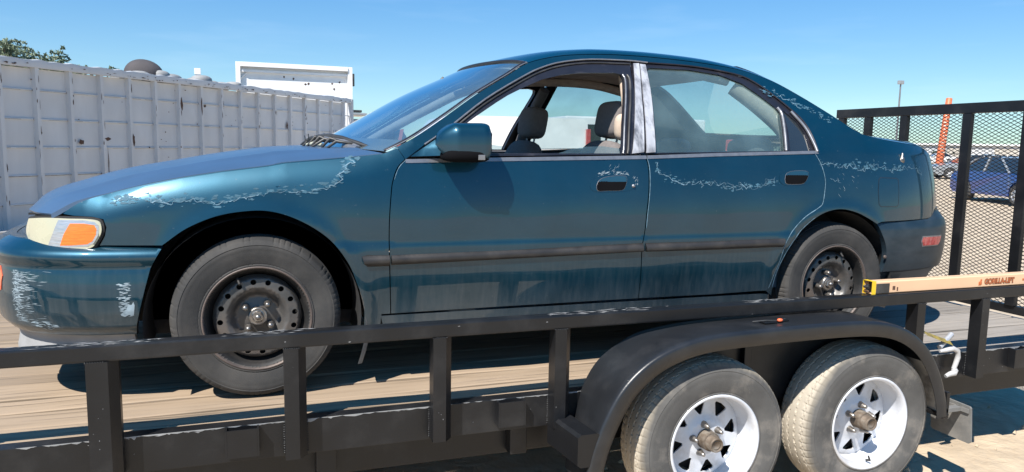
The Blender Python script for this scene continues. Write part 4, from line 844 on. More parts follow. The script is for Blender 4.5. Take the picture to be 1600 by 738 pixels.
# ---- door mirror (near side and its mirror image) -------------------------------------
def door_mirror(parent,flip):
    fl=lambda mb:(setattr(mb,'v',[(x,2*YC-y,z) for x,y,z in mb.v]) if flip else None)
    # sail plate in the window corner
    q=[(.592,.913),(.66,.958),(.755,1.022),(.80,1.045),(.83,1.02),(.845,.925)]
    sp=sheet('mirror_base',q,(lambda s,z,off=0.: fbody(s,z,off+.030*np.clip((s-.60)/.12,0,1)**1.5*np.clip((.93+ (s-.6)*.75-z)/.04,0,1)**.5)),M_['teal_paint'],parent,res=.02,off=.004,skirt=.01,ring=.004,mirror=YC if flip else None)
    # housing: rounded shell, blunt at the rear, swept at the front
    G=[];m=20;n=36
    for i in range(m+1):
        a=i/m; xx=.676+.218*a
        # height and depth along the housing
        hh=.072*min(1,(max(a,0.)*3.2+.0)**.5)*(1.0 if a<.86 else max(.0,1-((a-.86)/.14)**2.2)**.5*.5+.5 if a<1 else .5)
        dd=.070*min(1,(a*3.)**.5)*(1.0 if a<.86 else 1-.14*((a-.86)/.14)**2)
        zc=.972+.004*a; yc=-.038+.010*(1-a); row=[]
        for k in range(n):
            t=2*PI*k/n; ct,st=math.cos(t),math.sin(t); e=.52
            row.append((xx+.014*ct*a*a,yc+dd*math.copysign(abs(ct)**e,ct),zc+hh*math.copysign(abs(st)**e,st)+(.012*ct*1)))
        G.append(row)
    mb=MB(); mb.grid(G,True,False,True); fl(mb); hs=mb.build('mirror_housing',M_['teal_paint'],parent)
    mb=MB(); G2=[[ (p[0]+.002,(p[1]+.05)*1.0-.05,p[2]) for p in G[-1]],[(p[0]+.001,-.055+(p[1]+.055)*.9,.976+(p[2]-.976)*.88) for p in G[-1]],[(p[0]-.012,-.055+(p[1]+.055)*.86,.976+(p[2]-.976)*.84) for p in G[-1]]]
    mb.grid(G2,False,False,True); fl(mb); mb.build('mirror_rim',M_['black_trim'],hs)
    mb=MB(); mb.add([(p[0]-.012,-.055+(p[1]+.055)*.86,.976+(p[2]-.976)*.84) for p in G[-1]],[tuple(range(n))]); fl(mb); mb.build('mirror_glass',M_['mirror_glass'],hs)
    mb=MB(); mb.sellip((.792,-.036,.920),.094,.075,.026,.6,24,10); fl(mb); mb.build('mirror_foot',M_['recess_black'],hs)
    mb=MB(); mb.bbox(.825,.853,-.110,-.104,.905,.925,.002,); fl(mb); mb.build('mirror_clip',M_['bright_trim'],hs)
door_mirror(near_fd,False)
far_fd=[o for o in car.children if o.name.startswith('front_door')][1]; door_mirror(far_fd,True)
# mud flap behind the front wheel
mb=MB(); G=[]
for i in range(8):
    a=i/7; z=.40-.30*a; x=.375+.030*math.sin(a*3)+.0*a; G.append([(x+.012*(1-a),.012+.01*a,z),(x+.030-.012*a,.020+.01*a,z),(x+.05-.02*a,.16,z)])
mb.grid(G,True); mb.build('mud_flap',M_['flap_rubber'],near_f)

# ---- tyres and wheels ------------------------------------------------------------------
def tyre(name,R,rr,W,parent,m,grooves=(-.3,0,.3),zig=.0,lugs=70,nth=280,depth=.008,crown=.012,gw=.040,sw=.14):
    """outer face at y=0, runs inwards to y=W; tread grooves cut into the mesh"""
    side=[(W*.10,rr-.004),(W*.035,rr+.006),(W*.03,rr+.012),(W*.045,rr+.016),(W*.03,rr+.022),(.004,rr+(R-rr)*.40),(.000,rr+(R-rr)*.52),(.0015,rr+(R-rr)*.60),(.0005,rr+(R-rr)*.62),(.0035,rr+(R-rr)*.72),(.002,rr+(R-rr)*.74),(W*.05,rr+(R-rr)*.86),(W*.085,R-.013)]
    nt_=44; tread=[(W*(.12+.76*k/(nt_-1)),R-crown*abs(2*k/(nt_-1)-1)**2.6) for k in range(nt_)]
    prof=side+tread+[(W-a,r_) for a,r_ in side[::-1]]
    A=np.array(prof); n=len(A); th=np.linspace(0,2*PI,nth,endpoint=False); G=np.zeros((nth,n,3))
    for i,t in enumerate(th):
        rad=A[:,1].copy(); v=(A[:,0]/W-.5)*2
        ph=(t*lugs/(2*PI))%1.
        z_=zig*(1 if ph<.5 else -1) if zig else 0
        for g in grooves: rad-=depth*(np.abs(v-g*1.0-z_)<gw)*(np.abs(v)<.8)
        # lateral sipes on the shoulders
        sh=(np.abs(v)>.42)&(np.abs(v)<.93); rad-=depth*.45*sh*(ph<sw)
        G[i,:,0]=rad*math.cos(t); G[i,:,1]=A[:,0]; G[i,:,2]=rad*math.sin(t)
    mb=MB(); mb.grid(G,True,True,False); o=mb.build(name,m,parent,sharp=math.radians(38)); return o
def arcs(cx,cz,r_,n,a0=0): return [(cx+r_*math.cos(a0+2*PI*k/n),cz+r_*math.sin(a0+2*PI*k/n)) for k in range(n)]
def steel_wheel(parent,loc):
    w_=part_empty('wheel',parent,loc)
    tyre('tyre',.308,.190,.178,w_,M_['tyre_dusty'],(-.40,-.13,.13,.40),0,88,440,.006)
    mb=MB(); mb.lathe([(.030,.190),(.012,.198),(.005,.197),(.005,.191),(.016,.188)],n=72); mb.build('rim_edge',M_['rim_lip_rust'],w_); mb=MB(); mb.lathe([(.0165,.1879),(.022,.182),(.032,.176),(.056,.172),(.066,.162),(.12,.160),(.165,.175)],n=72); mb.build('rim',M_['rim_black'],w_)
    prof_r=[0,.032,.036,.074,.082,.100,.112,.122,.146,.152,.162]; prof_y=[.066,.066,.068,.078,.074,.040,.032,.033,.036,.044,.066]
    def fd_(a,b,off=0.):
        rr_=np.hypot(a,b); return np.stack([a,np.interp(rr_,prof_r,prof_y)-off,b],-1)
    holes=[arcs(.134*math.cos(2*PI*k/16+.1),.134*math.sin(2*PI*k/16+.1),.0105,14) for k in range(16)]
    dsc=sheet('wheel_disc',arcs(0,0,.160,72),fd_,M_['steel_rim'],w_,res=.0085,holes=holes,skirt=.004,edge=0,ring=0,step=.01)
    mb=MB(); mb.lathe([(.060,.036),(.050,.035),(.046,.031),(.046,.030)],n=32); mb.lathe([(.046,.030),(.048,.020),(.046,.0195)],n=32); mb.build('hub_ring',M_['bare_steel'],w_)
    mb=MB(); mb.lathe([(.046,.022),(.036,.0215),(.032,.018),(.031,.0001)],n=6,smooth=False); mb.lathe([(.032,.010),(.024,.009),(.023,.0001)],n=14); mb.build('hub_nut',M_['bare_steel'],w_)
    for k in range(4):
        a=2*PI*k/4+.9; c=(.057*math.cos(a),0,.057*math.sin(a)); mb=MB(); mb.lathe([(.066,.014),(.056,.012),(.036,.0105),(.031,.007),(.030,.0001)],c,'y',10); mb.build('lug_nut',M_['bare_steel'],w_)
    mb=MB(); mb.lathe([(.085,.0001),(.085,.155)],n=40); mb.build('brake_drum',M_['liner_black'],w_)
    a=2.0; mb=MB(); mb.tube([(.165*math.cos(a),.03,.165*math.sin(a)),(.150*math.cos(a),.012,.150*math.sin(a)),(.146*math.cos(a),.004,.146*math.sin(a))],[.006,.005,.004],8); mb.build('valve_stem',M_['black_trim'],w_)
    return w_
wf=steel_wheel(car,(.014,.010,.306))
wr=copy_tree(wf,car); wr.location=(2.700,.016,.306); wr.rotation_euler=(0,.7,0)
for x in (0,2.7):
    c=copy_tree(wf,car); c.location=(x,2*YC-.016,.306); c.rotation_euler=(0,0,PI)
# ======================================================================
#                              THE TRAILER
# ======================================================================
tr=thing('flatbed_trailer','black steel tandem axle trailer with wooden deck and mesh ramp gate carrying the teal sedan','trailer',(0,0,0))
D=(0,0,DZ)
# deck boards, each its own plank
ys=-.203; X0=-3.1; X1=4.255; rr=random.Random(11); k=0; plank_me={}
while ys<1.97:
    wdt=[.138,.150,.142,.185,.140,.138,.150][k%7]; wdt=min(wdt,1.975-ys)
    if wdt<.05: break
    mb=MB(); n=26; dz=rr.uniform(-.004,.0); G=[]
    for i in range(n+1):
        x=X0+(X1-X0)*i/n; s=.0022*math.sin(i*1.7+k*2.1)+rr.uniform(-.0012,.0012)
        a=ys+.003+rr.uniform(0,.0018); b=ys+wdt-.003-rr.uniform(0,.0018); z=dz+s
        G.append([(x,a,-.038),(x,a,z-.004),(x,a+.005,z),(x,(a+b)/2,z+rr.uniform(-.0008,.0012)),(x,b-.005,z),(x,b,z-.004),(x,b,-.038)])
    mb.grid(G,False); mb.add(G[0],[tuple(range(7))]); mb.add(G[-1],[tuple(range(7))[::-1]])
    mb.build('plank',MAT['deck_wood'],tr,D); ys+=wdt+rr.uniform(.003,.008); k+=1
# front cross plank strip left of the car is the same deck; side frame rails
def part(name,fn,m,loc=D,**k):
    mb=MB(); fn(mb); return mb.build(name,MAT[m],tr,loc,**k)
beamL=part('side_beam',lambda m:(m.bbox(-3.1,4.262,-.262,-.254,-.122,.004,.002),m.bbox(-3.1,4.262,-.254,-.206,-.004,.003,.0015),m.bbox(-3.1,4.262,-.254,-.206,-.122,-.114,.002)),'trailer_black')
part('side_beam',lambda m:(m.bbox(-3.1,4.262,1.985,1.993,-.122,.004,.002),m.bbox(-3.1,4.262,1.978,1.985,-.004,.003,.0015)),'trailer_black')
part('main_rail',lambda m:m.bbox(-3.3,4.22,-.150,-.08,-.262,-.124,.004),'trailer_black')
part('main_rail',lambda m:m.bbox(-3.3,4.22,1.82,1.89,-.262,-.124,.004),'trailer_black')
for i in range(13): x=-3.0+.6*i; part('cross_member',lambda m:m.bbox(x,x+.05,-.205,1.975,-.113,-.042,.003),'trailer_black')
part('rear_beam',lambda m:m.bbox(4.264,4.30,-.26,1.99,-.12,-.006,.003),'trailer_black')
# dust and rust chips caught along the outer edge of the beam
mb=MB(); rr=random.Random(3)
for i in range(260):
    x=rr.uniform(-2.2,4.2); l=rr.uniform(.006,.05); h=rr.uniform(.002,.007)*(1 if rr.random()<.85 else 2.0)
    mb.add([(x-l,-.2630,.0045),(x+l,-.2630,.0045),(x+l*.6,-.2632,.0045-h*.6),(x+l*.1,-.2632,.0045-h),(x-l*.7,-.2632,.0045-h*.5)],[(0,1,2,3,4)])
o=mb.build('chipped_edge',MAT['valance_grey'],beamL); o['kind']='stuff'
# top rails
railL=part('top_rail',lambda m:m.bbox(-3.1,4.20,-.322,-.268,.276,.329,.006),'trailer_black')
part('top_rail',lambda m:m.bbox(-3.1,4.20,1.999,2.053,.276,.329,.006),'trailer_black')
mb=MB(); rr=random.Random(8)
for i in range(150):
    c=rr.choice([-.55,-.42,.02,1.2,1.35,2.1]); x=c+rr.gauss(0,.10); y=rr.uniform(-.318,-.272); l=rr.uniform(.004,.03); w_=rr.uniform(.001,.004)
    mb.add([(x-l,y,.3296),(x,y-w_,.3296),(x+l,y+w_*.3,.3296),(x+l*.2,y+w_,.3296)],[(0,1,2,3)])
o=mb.build('scuffed_paint',MAT['valance_grey'],railL); o['kind']='stuff'
# posts: flat front flange with an angled return, as in the photograph
def post(x,ww=.047,far=False,zb=-.112):
    y0=-.326; pr=[(x,y0),(x+ww,y0),(x+ww+.026,y0+.030),(x+ww+.026,y0+.062),(x,y0+.062)]
    if far: pr=[(a,2*YC-b) for a,b in pr]
    mb=MB(); mb.prism(pr,lambda a,b,d:(a,b,d),zb,.2758); return mb.build('post',MAT['trailer_black'],tr,D,sharp=.3)
for x in (-2.55,-2.02,-1.50,-.98,-.492,.092,.602,1.072,2.86,3.262,3.86):
    post(x,.062 if x==-.492 else .047); post(x,far=True)
# weld beads where posts and brackets meet the beam, and scratches down to bare metal
mb=MB(); rr=random.Random(44)
def bead(p,q,n=14,r_=.0042):
    for i in range(n):
        t=i/(n-1); c=[p[j]+(q[j]-p[j])*t for j in range(3)]; mb.sellip(c,r_*rr.uniform(.8,1.5),r_*rr.uniform(.7,1.1),r_*rr.uniform(.7,1.2),1.,6,4)
for x in (-.98,-.492,.092,.602,1.072,2.86,3.262,3.86):
    bead((x-.001,-.264,-.11),(x-.001,-.264,0)); bead((x+.074,-.264,-.11),(x+.074,-.264,0)); bead((x,-.322,.2755),(x+.05,-.324,.2755),8,.003)
o=mb.build('weld_beads',MAT['trailer_black'],tr,D); o['kind']='stuff'
mb=MB(); rr=random.Random(45)
for i in range(14):
    x=rr.choice((-.492,.092,.602,1.072,2.86,3.262))+rr.uniform(.003,.045); z=rr.uniform(-.10,.26)*rr.random() if rr.random()<.7 else rr.uniform(-.1,.25); l=rr.uniform(.0006,.002); h=rr.uniform(.0006,.003)
    mb.add([(x-l,-.3264,z),(x,-.3264,z-h),(x+l,-.3264,z+h*.2),(x+l*.2,-.3264,z+h)],[(0,1,2,3)])
for i in range(40):
    x=rr.uniform(-1.0,4.1); z=rr.uniform(-.118,-.002); l=rr.uniform(.0008,.003); h=rr.uniform(.0006,.002)
    mb.add([(x-l,-.2624,z),(x,-.2624,z-h),(x+l,-.2624,z+h*.2),(x+l*.2,-.2624,z+h)],[(0,1,2,3)])
for i in range(10):
    x=rr.uniform(-1.0,3.6); z=rr.uniform(.280,.325); l=rr.uniform(.001,.006); h=rr.uniform(.0006,.002)
    mb.add([(x-l,-.3224,z),(x,-.3224,z-h),(x+l,-.3224,z+h*.2),(x+l*.2,-.3224,z+h)],[(0,1,2,3)])
o=mb.build('paint_chips',MAT['valance_grey'],tr,D); o['kind']='stuff'
# stake pockets
for x in (-.10,.86,-1.3,3.55):
    part('stake_pocket',lambda m:(m.box(x,x+.006,-.300,-.2625,-.095,.002),m.box(x+.102,x+.108,-.300,-.2625,-.095,.002),m.box(x+.0065,x+.1015,-.300,-.294,-.095,.0015)),'trailer_black')
# welded brackets on the lower rail
for x in (.94,.20): part('frame_bracket',lambda m:m.bbox(x,x+.07,-.205,-.152,-.25,-.125,.003),'trailer_black')
# ---- tandem mudguard ---------------------------------------------------------
crest=[(1.128,-.30),(1.135,-.235),(1.160,-.13),(1.205,-.02),(1.262,.075),(1.335,.148),(1.43,.205),(1.55,.243),(1.68,.260),(1.85,.266),(2.05,.270),(2.28,.270),(2.44,.262),(2.56,.238),(2.66,.192),(2.74,.128),(2.80,.048),(2.845,-.04),(2.875,-.13),(2.885,-.19)]
innr=[(1.150,-.30),(1.160,-.20),(1.185,-.105),(1.215,.020),(1.270,.115),(1.345,.175),(1.44,.222),(1.55,.243),(1.68,.256),(1.85,.262),(2.05,.266),(2.28,.266),(2.44,.258),(2.56,.235),(2.66,.190),(2.74,.126),(2.80,.046),(2.845,-.042),(2.875,-.132),(2.885,-.192)]
cs=spl(crest,6); ci=spl(innr,6); T_=np.gradient(cs,axis=0); T_/=np.linalg.norm(T_,axis=1)[:,None]; Nn=np.stack([T_[:,1],-T_[:,0]],1)  # towards the wheel
YO=-.505; YI=-.268
def ring_(dy,dn,base): return np.stack([base[:,0]+Nn[:,0]*dn,np.full(len(base),dy),base[:,1]+Nn[:,1]*dn],1)
sec=[(YI,0,0.),(-.34,.3,0),(-.42,.65,0),(-.475,.9,0),(YO+.012,1,.001),(YO+.003,1,.005),(YO,1,.013),(YO,1,.062),(YO+.004,1,.064),(YO+.006,1,.05),(YO+.006,1,.016),(YO+.02,1,.007),(-.42,.65,.005),(-.34,.3,.005),(YI,0,.005)]
mb=MB(); G=[]
for dy,wt,dn in sec: b_=ci*(1-wt)+cs*wt; G.append(ring_(dy,dn,b_))
mb.grid(np.array(G),True); fen=mb.build('mudguard',MAT['fender_black'],tr,D)
mb=MB(); b_=ring_(YI-.001,.004,ci); low=b_.copy(); low[:,2]=np.minimum(-.12,low[:,2]-.01); low[:,0]=low[:,0]; mb.grid(np.stack([b_,low],1),False); mb.build('mudguard_inner_wall',MAT['trailer_black'],tr,D)
mb=MB(); mb.bbox(1.95,1.985,YI-.03,YI-.003,-.12,.255,.003); mb.build('mudguard_stay',MAT['trailer_black'],tr,D)
# dusty triangular gusset at the rear end, rear face and bracket
bb=ring_(0,.009,cs); bb=bb[(bb[:,2]<.045)&(bb[:,0]>2.7)]; A=bb.copy(); A[:,1]=YO+.012; B=bb.copy(); B[:,1]=YI-.004; A[:,0]-=.001; C_=(A+B)/2; C_[:,2]+=.0; mb=MB(); mb.grid(np.stack([A,C_,B],1),True); mb.build('mud_splash',MAT['mud_steel'],tr,D)
mb=MB(); q=[(2.875,-.185),(2.845,-.04),(2.80,.035),(2.74,.06),(2.68,.03),(2.64,-.05),(2.63,-.15),(2.66,-.165)]
mb.prism(q,lambda a,b,d:(a,d,b),-.33,-.322); mb.build('mudguard_end_plate',MAT['mud_steel'],tr,D)
mb=MB(); mb.bbox(2.86,2.895,-.50,-.30,-.205,-.185,.003); mb.build('mudguard_foot',MAT['trailer_black'],tr,D)
mb=MB(); mb.bbox(2.885,2.905,-.49,-.44,-.19,-.09,.003); mb.lathe([(0,.009),(.006,.008)],(2.905,-.465,-.115),'x',8); mb.build('flap_bracket',MAT['trailer_black'],tr,D)
fl_=[(-.530,-.160),(-.524,-.154),(-.33,-.148),(-.325,-.154),(-.325,-.318),(-.335,-.328),(-.520,-.328),(-.532,-.318)]
mb=MB(); mb.prism(fl_,lambda a,b,d:(d+(-.16-b)*.10,a,b),2.985,2.994); mb.bbox(2.89,2.995,-.49,-.46,-.185,-.165,.002); mb.bbox(2.978,2.984,-.525,-.33,-.185,-.165,.001); fp=mb.build('mud_flap',MAT['flap_rubber'],tr,D)
# front bracket tying the mudguard to the frame
mb=MB(); q=[(1.072,-.085),(1.085,-.075),(1.150,-.075),(1.165,-.085),(1.165,-.19),(1.150,-.20),(1.085,-.20),(1.072,-.19)]
mb.prism(q,lambda a,b,d:(a+.30*(-.264-d)*.35,d,b),-.500,-.2645); mb.build('mudguard_bracket',MAT['trailer_black'],tr,D)
# little amber clearance lamp and its bracket on the mudguard
mb=MB(); mb.bbox(1.93,1.99,-.44,-.40,.270,.276,.001); mb.box(1.985,2.06,-.425,-.41,.270,.275); fb_=mb.build('lamp_bracket',MAT['trailer_black'],tr,D)
mb=MB(); mb.sellip((2.01,-.43,.279),.012,.009,.007,.8,14,8); mb.build('clearance_lamp',MAT['marker_amber'],tr,D)
mb=MB(); mb.tube([(1.90,-.40,.272),(1.95,-.42,.279),(2.0,-.425,.276),(2.06,-.40,.274)],.003,6); mb.build('lamp_wire',MAT['black_trim'],tr,D)
# ---- trailer wheels ---------------------------------------------------------------
def spoke_wheel(parent,loc):
    w_=part_empty('wheel',parent,loc)
    tyre('tyre',.339,.198,.205,w_,MAT['trailer_tyre'],(-.58,-.20,.20,.58),.030,62,434,.0055,.008,.026,.12)
    mb=MB(); mb.lathe([(.030,.200),(.014,.207),(.006,.206),(.004,.199),(.010,.192),(.020,.188),(.040,.187),(.104,.184),(.114,.176)],n=80); mb.build('rim',MAT['white_wheel'],w_)
    pr=[0,.045,.060,.072,.090,.100,.165,.176,.180]; py=[.078,.078,.078,.078,.088,.092,.104,.107,.112]
    def fd_(a,b,off=0.): rr_=np.hypot(a,b); return np.stack([a,np.interp(rr_,pr,py)-off,b],-1)
    holes=[]
    for k in range(8):
        a=2*PI*k/8+.2; d=.30; h_=[(.100*math.cos(a-.05),.100*math.sin(a-.05)),(.100*math.cos(a+.05),.100*math.sin(a+.05)),(.146*math.cos(a+d*.72),.146*math.sin(a+d*.72)),(.1535*math.cos(a+d*.62),.1535*math.sin(a+d*.62)),(.1555*math.cos(a),.1555*math.sin(a)),(.1535*math.cos(a-d*.62),.1535*math.sin(a-d*.62)),(.146*math.cos(a-d*.72),.146*math.sin(a-d*.72))]
        holes.append(h_)
    hub=arcs(0,0,.042,24)
    sheet('wheel_disc',arcs(0,0,.1795,72),fd_,MAT['white_wheel'],w_,res=.011,holes=holes+[hub],skirt=.006,edge=0,ring=0,step=.012)
    mb=MB(); mb.lathe([(.09,.041),(.040,.039),(.032,.037)],n=32); mb.lathe([(.034,.038),(.032,.0315),(.006,.0305),(-.002,.028),(-.002,.024),(.003,.0235),(.003,.017),(.001,.016),(.003,.0155),(.003,.0001)],n=32); mb.build('hub',MAT['hub_iron'],w_)
    for k in range(5):
        a=2*PI*k/5+.5; c=(.061*math.cos(a),0,.061*math.sin(a)); mb=MB(); mb.lathe([(.080,.016),(.074,.014),(.060,.011),(.056,.009),(.044,.0075),(.042,.0001)],c,'y',8); mb.build('lug_nut',MAT['bare_steel'],w_)
    mb=MB(); a=-1.15; mb.tube([(.176*math.cos(a),.03,.176*math.sin(a)),(.168*math.cos(a),.010,.168*math.sin(a)),(.150*math.cos(a)-.012,.006,.150*math.sin(a))],[.005,.005,.004],8); mb.build('valve_stem',MAT['black_trim'],w_)
    mb=MB(); mb.lathe([(.128,.0001),(.128,.150),(.18,.150)],n=36); mb.build('brake_drum',MAT['liner_black'],w_)
    return w_
zt=.343
tw=spoke_wheel(tr,(1.715,-.465,zt))
t2=copy_tree(tw,tr); t2.location=(2.495,-.465,zt); t2.rotation_euler=(0,.33,0)
for x in (1.715,2.495):
    c=copy_tree(tw,tr); c.location=(x,2*YC+.465,zt); c.rotation_euler=(0,0,PI)
for x in (1.715,2.495): 
    mb=MB(); mb.tube([(x,-.22,zt),(x,1.99,zt)],.036,12); mb.build('axle',MAT['trailer_black'],tr)
# far mudguard, mirrored
o=fen.copy(); COL.objects.link(o); me=fen.data.copy(); o.data=me
for v in me.vertices: v.co.y=2*YC-v.co.y
me.flip_normals(); o.parent=tr
# tongue ahead of the deck
mb=MB(); mb.tube([(-3.1,.2,DZ-.19),(-4.3,YC-.04,DZ-.19)],.045,4); mb.tube([(-3.1,2*YC-.2,DZ-.19),(-4.3,YC+.04,DZ-.19)],.045,4); mb.build('tongue',MAT['trailer_black'],tr)
mb=MB(); mb.lathe([(0,.03),(DZ-.2,.03)],(-4.1,YC,.02),'z',12); mb.lathe([(0,.09),(.02,.08)],(-4.1,YC,0),'z',14); mb.build('tongue_jack',MAT['trailer_black'],tr)
# ---- ramp gate ------------------------------------------------------------------------
GX=4.268; ga=part_empty('ramp_gate',tr,(0,0,DZ))
def gpart(name,x0,x1,y0,y1,z0,z1): mb=MB(); mb.bbox(x0,x1,y0,y1,z0,z1,.003); mb.build(name,MAT['trailer_black'],ga)
GT=1.262
gpart('gate_bar',GX-.03,GX+.02,-.20,1.760,GT-.052,GT+.012); gpart('gate_bar',GX-.012,GX+.03,-.16,1.71,.015,.065)
for y in (1.71,1.455,1.135,.655,.265,-.16): gpart('gate_upright',GX-.028,GX+.003,y-.03,y+.03,.066,GT-.053)
ww=.045; hh=.0225; bm=MB(); y0,y1,z0,z1=-.15,1.70,.066,GT-.053
slope=hh/ww
def strand(a,b):
    (ya,za),(yb,zb)=a,b; d=.0016; t=.0019
    bm.add([(GX+.006,ya,za-t),(GX+.006,ya,za+t),(GX+.0085,ya,za+t),(GX+.0085,ya,za-t),(GX+.006,yb,zb-t),(GX+.006,yb,zb+t),(GX+.0085,yb,zb+t),(GX+.0085,yb,zb-t)],[(0,4,5,1),(1,5,6,2),(2,6,7,3),(3,7,4,0)])
def clipseg(sg,c):
    # z=sg*slope*(y-c); clip to rectangle
    ya=c+sg*0; pts=[]
    for z in (z0,z1):
        y=c+(z-z0)/slope*sg
        pts.append((y,z))
    (ya,za),(yb,zb)=sorted(pts)
    if yb<y0 or ya>y1: return
    k=(zb-za)/(yb-ya)
    if ya<y0: za+=k*(y0-ya); ya=y0
    if yb>y1: zb-=k*(yb-y1); yb=y1
    strand((ya,za),(yb,zb))
n=int((y1-y0)/ww)+60
for i in range(-60,n): clipseg(1,y0+i*ww); 
for i in range(0,n+60): clipseg(-1,y0+i*ww)
o=bm.build('gate_mesh',MAT['trailer_black'],ga); o['kind']='stuff'
# lift-assist tube lying on the top rail, with its printed name
lt=part_empty('lift_tube',tr,(0,0,DZ))
mb=MB(); mb.grid([[(x,y,z) for y,z in ((-.306,.334),(-.306,.382),(-.302,.386),(-.262,.386),(-.258,.382),(-.258,.334),(-.262,.330),(-.302,.330))] for x in (2.607,4.9)],False,False,True); mb.build('tube_body',MAT['peach_tube'],lt)
mb=MB(); mb.grid([[(x,y,z) for y,z in ((-.308,.329),(-.308,.388),(-.256,.388),(-.256,.329))] for x in (2.598,2.622)],False,False,True); mb.build('end_cap',MAT['yellow_cap'],lt)
mb=MB(); mb.box(2.630,2.634,-.304,-.260,.332,.384); mb.tube([(2.60,-.282,.345),(2.60,-.282,.372)],.008,8); mb.tube([(2.595,-.295,.36),(2.595,-.268,.36)],.007,8); mb.bbox(2.625,2.70,-.3085,-.3062,.333,.376,.0005); mb.build('end_pulley',MAT['black_trim'],lt)
def textmesh(name,body,size,x,z,y,m,parent,extr=.0006,bold=0.,sx=1.,loc=None):
    cu=bpy.data.curves.new(name,'FONT'); cu.body=body; cu.size=size; cu.extrude=extr; cu.offset=bold; tmp=bpy.data.objects.new('t',cu); COL.objects.link(tmp)
    dg=bpy.context.evaluated_depsgraph_get(); me=bpy.data.meshes.new_from_object(tmp.evaluated_get(dg)); bpy.data.objects.remove(tmp); bpy.data.curves.remove(cu)
    me.materials.clear(); me.materials.append(m)
    for v in me.vertices: a,b,c=v.co; v.co=(x+a*sx,y-c,z+b)
    me.name=name; return link(name,me,parent,loc)
textmesh('lettering_outline','GORILLA-LIFT',.034,3.285,.345,-.3066,MAT['decal_dark'],lt,.0003,.0030,.92)
textmesh('lettering','GORILLA-LIFT',.034,3.285,.345,-.3076,MAT['decal_rust'],lt,.0003,.0003,.92)
mb=MB(); mb.sellip((3.258,-.3066,.350),.010,.0008,.010,.8,10,6); mb.sellip((3.262,-.3066,.364),.006,.0008,.006,.8,10,6); mb.box(3.247,3.252,-.3072,-.3062,.340,.358); mb.build('ape_logo',MAT['decal_rust'],lt)
mb=MB(); mb.box(3.535,3.60,-.3072,-.3062,.352,.361); mb.build('printed_dash',MAT['decal_rust'],lt)
mb=MB(); mb.box(2.72,2.735,-.3072,-.3062,.345,.362); mb.box(2.745,2.752,-.3072,-.3062,.340,.356); mb.build('printed_code',MAT['decal_dark'],lt)
# tie-down: white hook, pin and yellow strap behind the mudguard
hk=thing('strap_hook','white J hook and pin hanging from a yellow ratchet strap behind the trailer mudguard','hook',(3.10,-.27,DZ))
mb=MB(); mb.tube([(-.055,-.03,.035),(-.02,-.035,.040),(.03,-.035,.046),(.065,-.035,.030),(.073,-.035,-.005),(.062,-.035,-.040),(.05,-.035,-.070)],[.008,.012,.0145,.015,.014,.013,.012],12); mb.build('hook',MAT['white_hook'],hk)
mb=MB(); mb.tube([(.068,-.035,-.075),(.052,-.037,-.092),(.020,-.037,-.096),(-.005,-.036,-.105)],[.013,.017,.013,.010],12); mb.sellip((.055,-.037,-.078),.017,.013,.016,.8,14,10); mb.build('shackle',MAT['white_hook'],hk)
mb=MB(); mb.tube([(-.05,-.02,.055),(.055,.0,.115)],.014,14); mb.lathe([(0,.014),(.0,.0001)],(.055,0,.115),'x',8); mb.build('pin',MAT['galvanised'],hk)
mb=MB(); mb.grid([[(-.15,.02,.150),(-.15,-.03,.128)],[(-.07,.0,.118),(-.07,-.04,.098)],[(.02,-.02,.088),(.02,-.045,.066)]],True); mb.build('strap',MAT['yellow_strap'],hk); hk.scale=(.88,.88,.88)

# ======================================================================
#                              THE YARD
# ======================================================================
# ground: gently uneven near the camera, flat out to the horizon
def axis_(near,far,n1,n2):
    a=np.linspace(-near,near,n1); b=near*np.exp(np.linspace(0,math.log(far/near),n2))[1:]; return np.r_[-b[::-1],a,b]
xs=axis_(30,2500,160,22); yy=axis_(30,2500,160,22)+8
Xg,Yg=np.meshgrid(xs,yy,indexing='ij')
Zg=.012*np.sin(Xg*2.1+1.3*np.sin(Yg*.9))*np.cos(Yg*1.7+Xg*.4)+.008*np.sin(Xg*5.3+Yg*3.1)*np.sin(Yg*4.7-Xg*1.9); Zg=np.where((abs(Xg)<30)&(abs(Yg-8)<30),Zg,0)-.018
mb=MB(); mb.grid(np.stack([Xg,Yg,Zg],-1),True); o=mb.build('ground',MAT['sandy_ground']); o['kind']='structure'
# small stones and clods
mb=MB(); rr=random.Random(12); 
for i in range(1400):
    x=rr.uniform(1.5,9); y=rr.uniform(-1.5,7) ; s=rr.uniform(.004,.018); a=rr.random()*3
    mb.add([(x+s*math.cos(a+k*PI/2)*rr.uniform(.7,1.2),y+s*math.sin(a+k*PI/2)*rr.uniform(.7,1.2),-.01) for k in range(4)]+[(x+s*.2,y,s*.55)],[(0,1,4),(1,2,4),(2,3,4),(3,0,4)])
o=mb.build('gravel',MAT['sandy_ground']); o['kind']='stuff'
# ---- long ribbed container ------------------------------------------------------------
DC=np.array([.61174,.79106]); NCn=np.array([.79106,-.61174]); P0=np.array([-3.6587,10.1338])
Mc=Matrix(((DC[0],-NCn[0],0,P0[0]),(DC[1],-NCn[1],0,P0[1]),(0,0,1,0),(0,0,0,1)))   # local: x along, y away from the camera, z up
ct=thing('waste_container','long weathered white ribbed steel container with rust spots standing left behind the sedan bonnet','container'); ct.matrix_world=Mc
def cpart(name,fn,m,par=None): mb=MB(); fn(mb); return mb.build(name,MAT[m],par or ct)
XA,XB=-2.4,10.05; ribs=[ -2.28+.6*i for i in range(21)]
seams=[0.08,.47,.91,1.35,1.79,2.24,2.58]
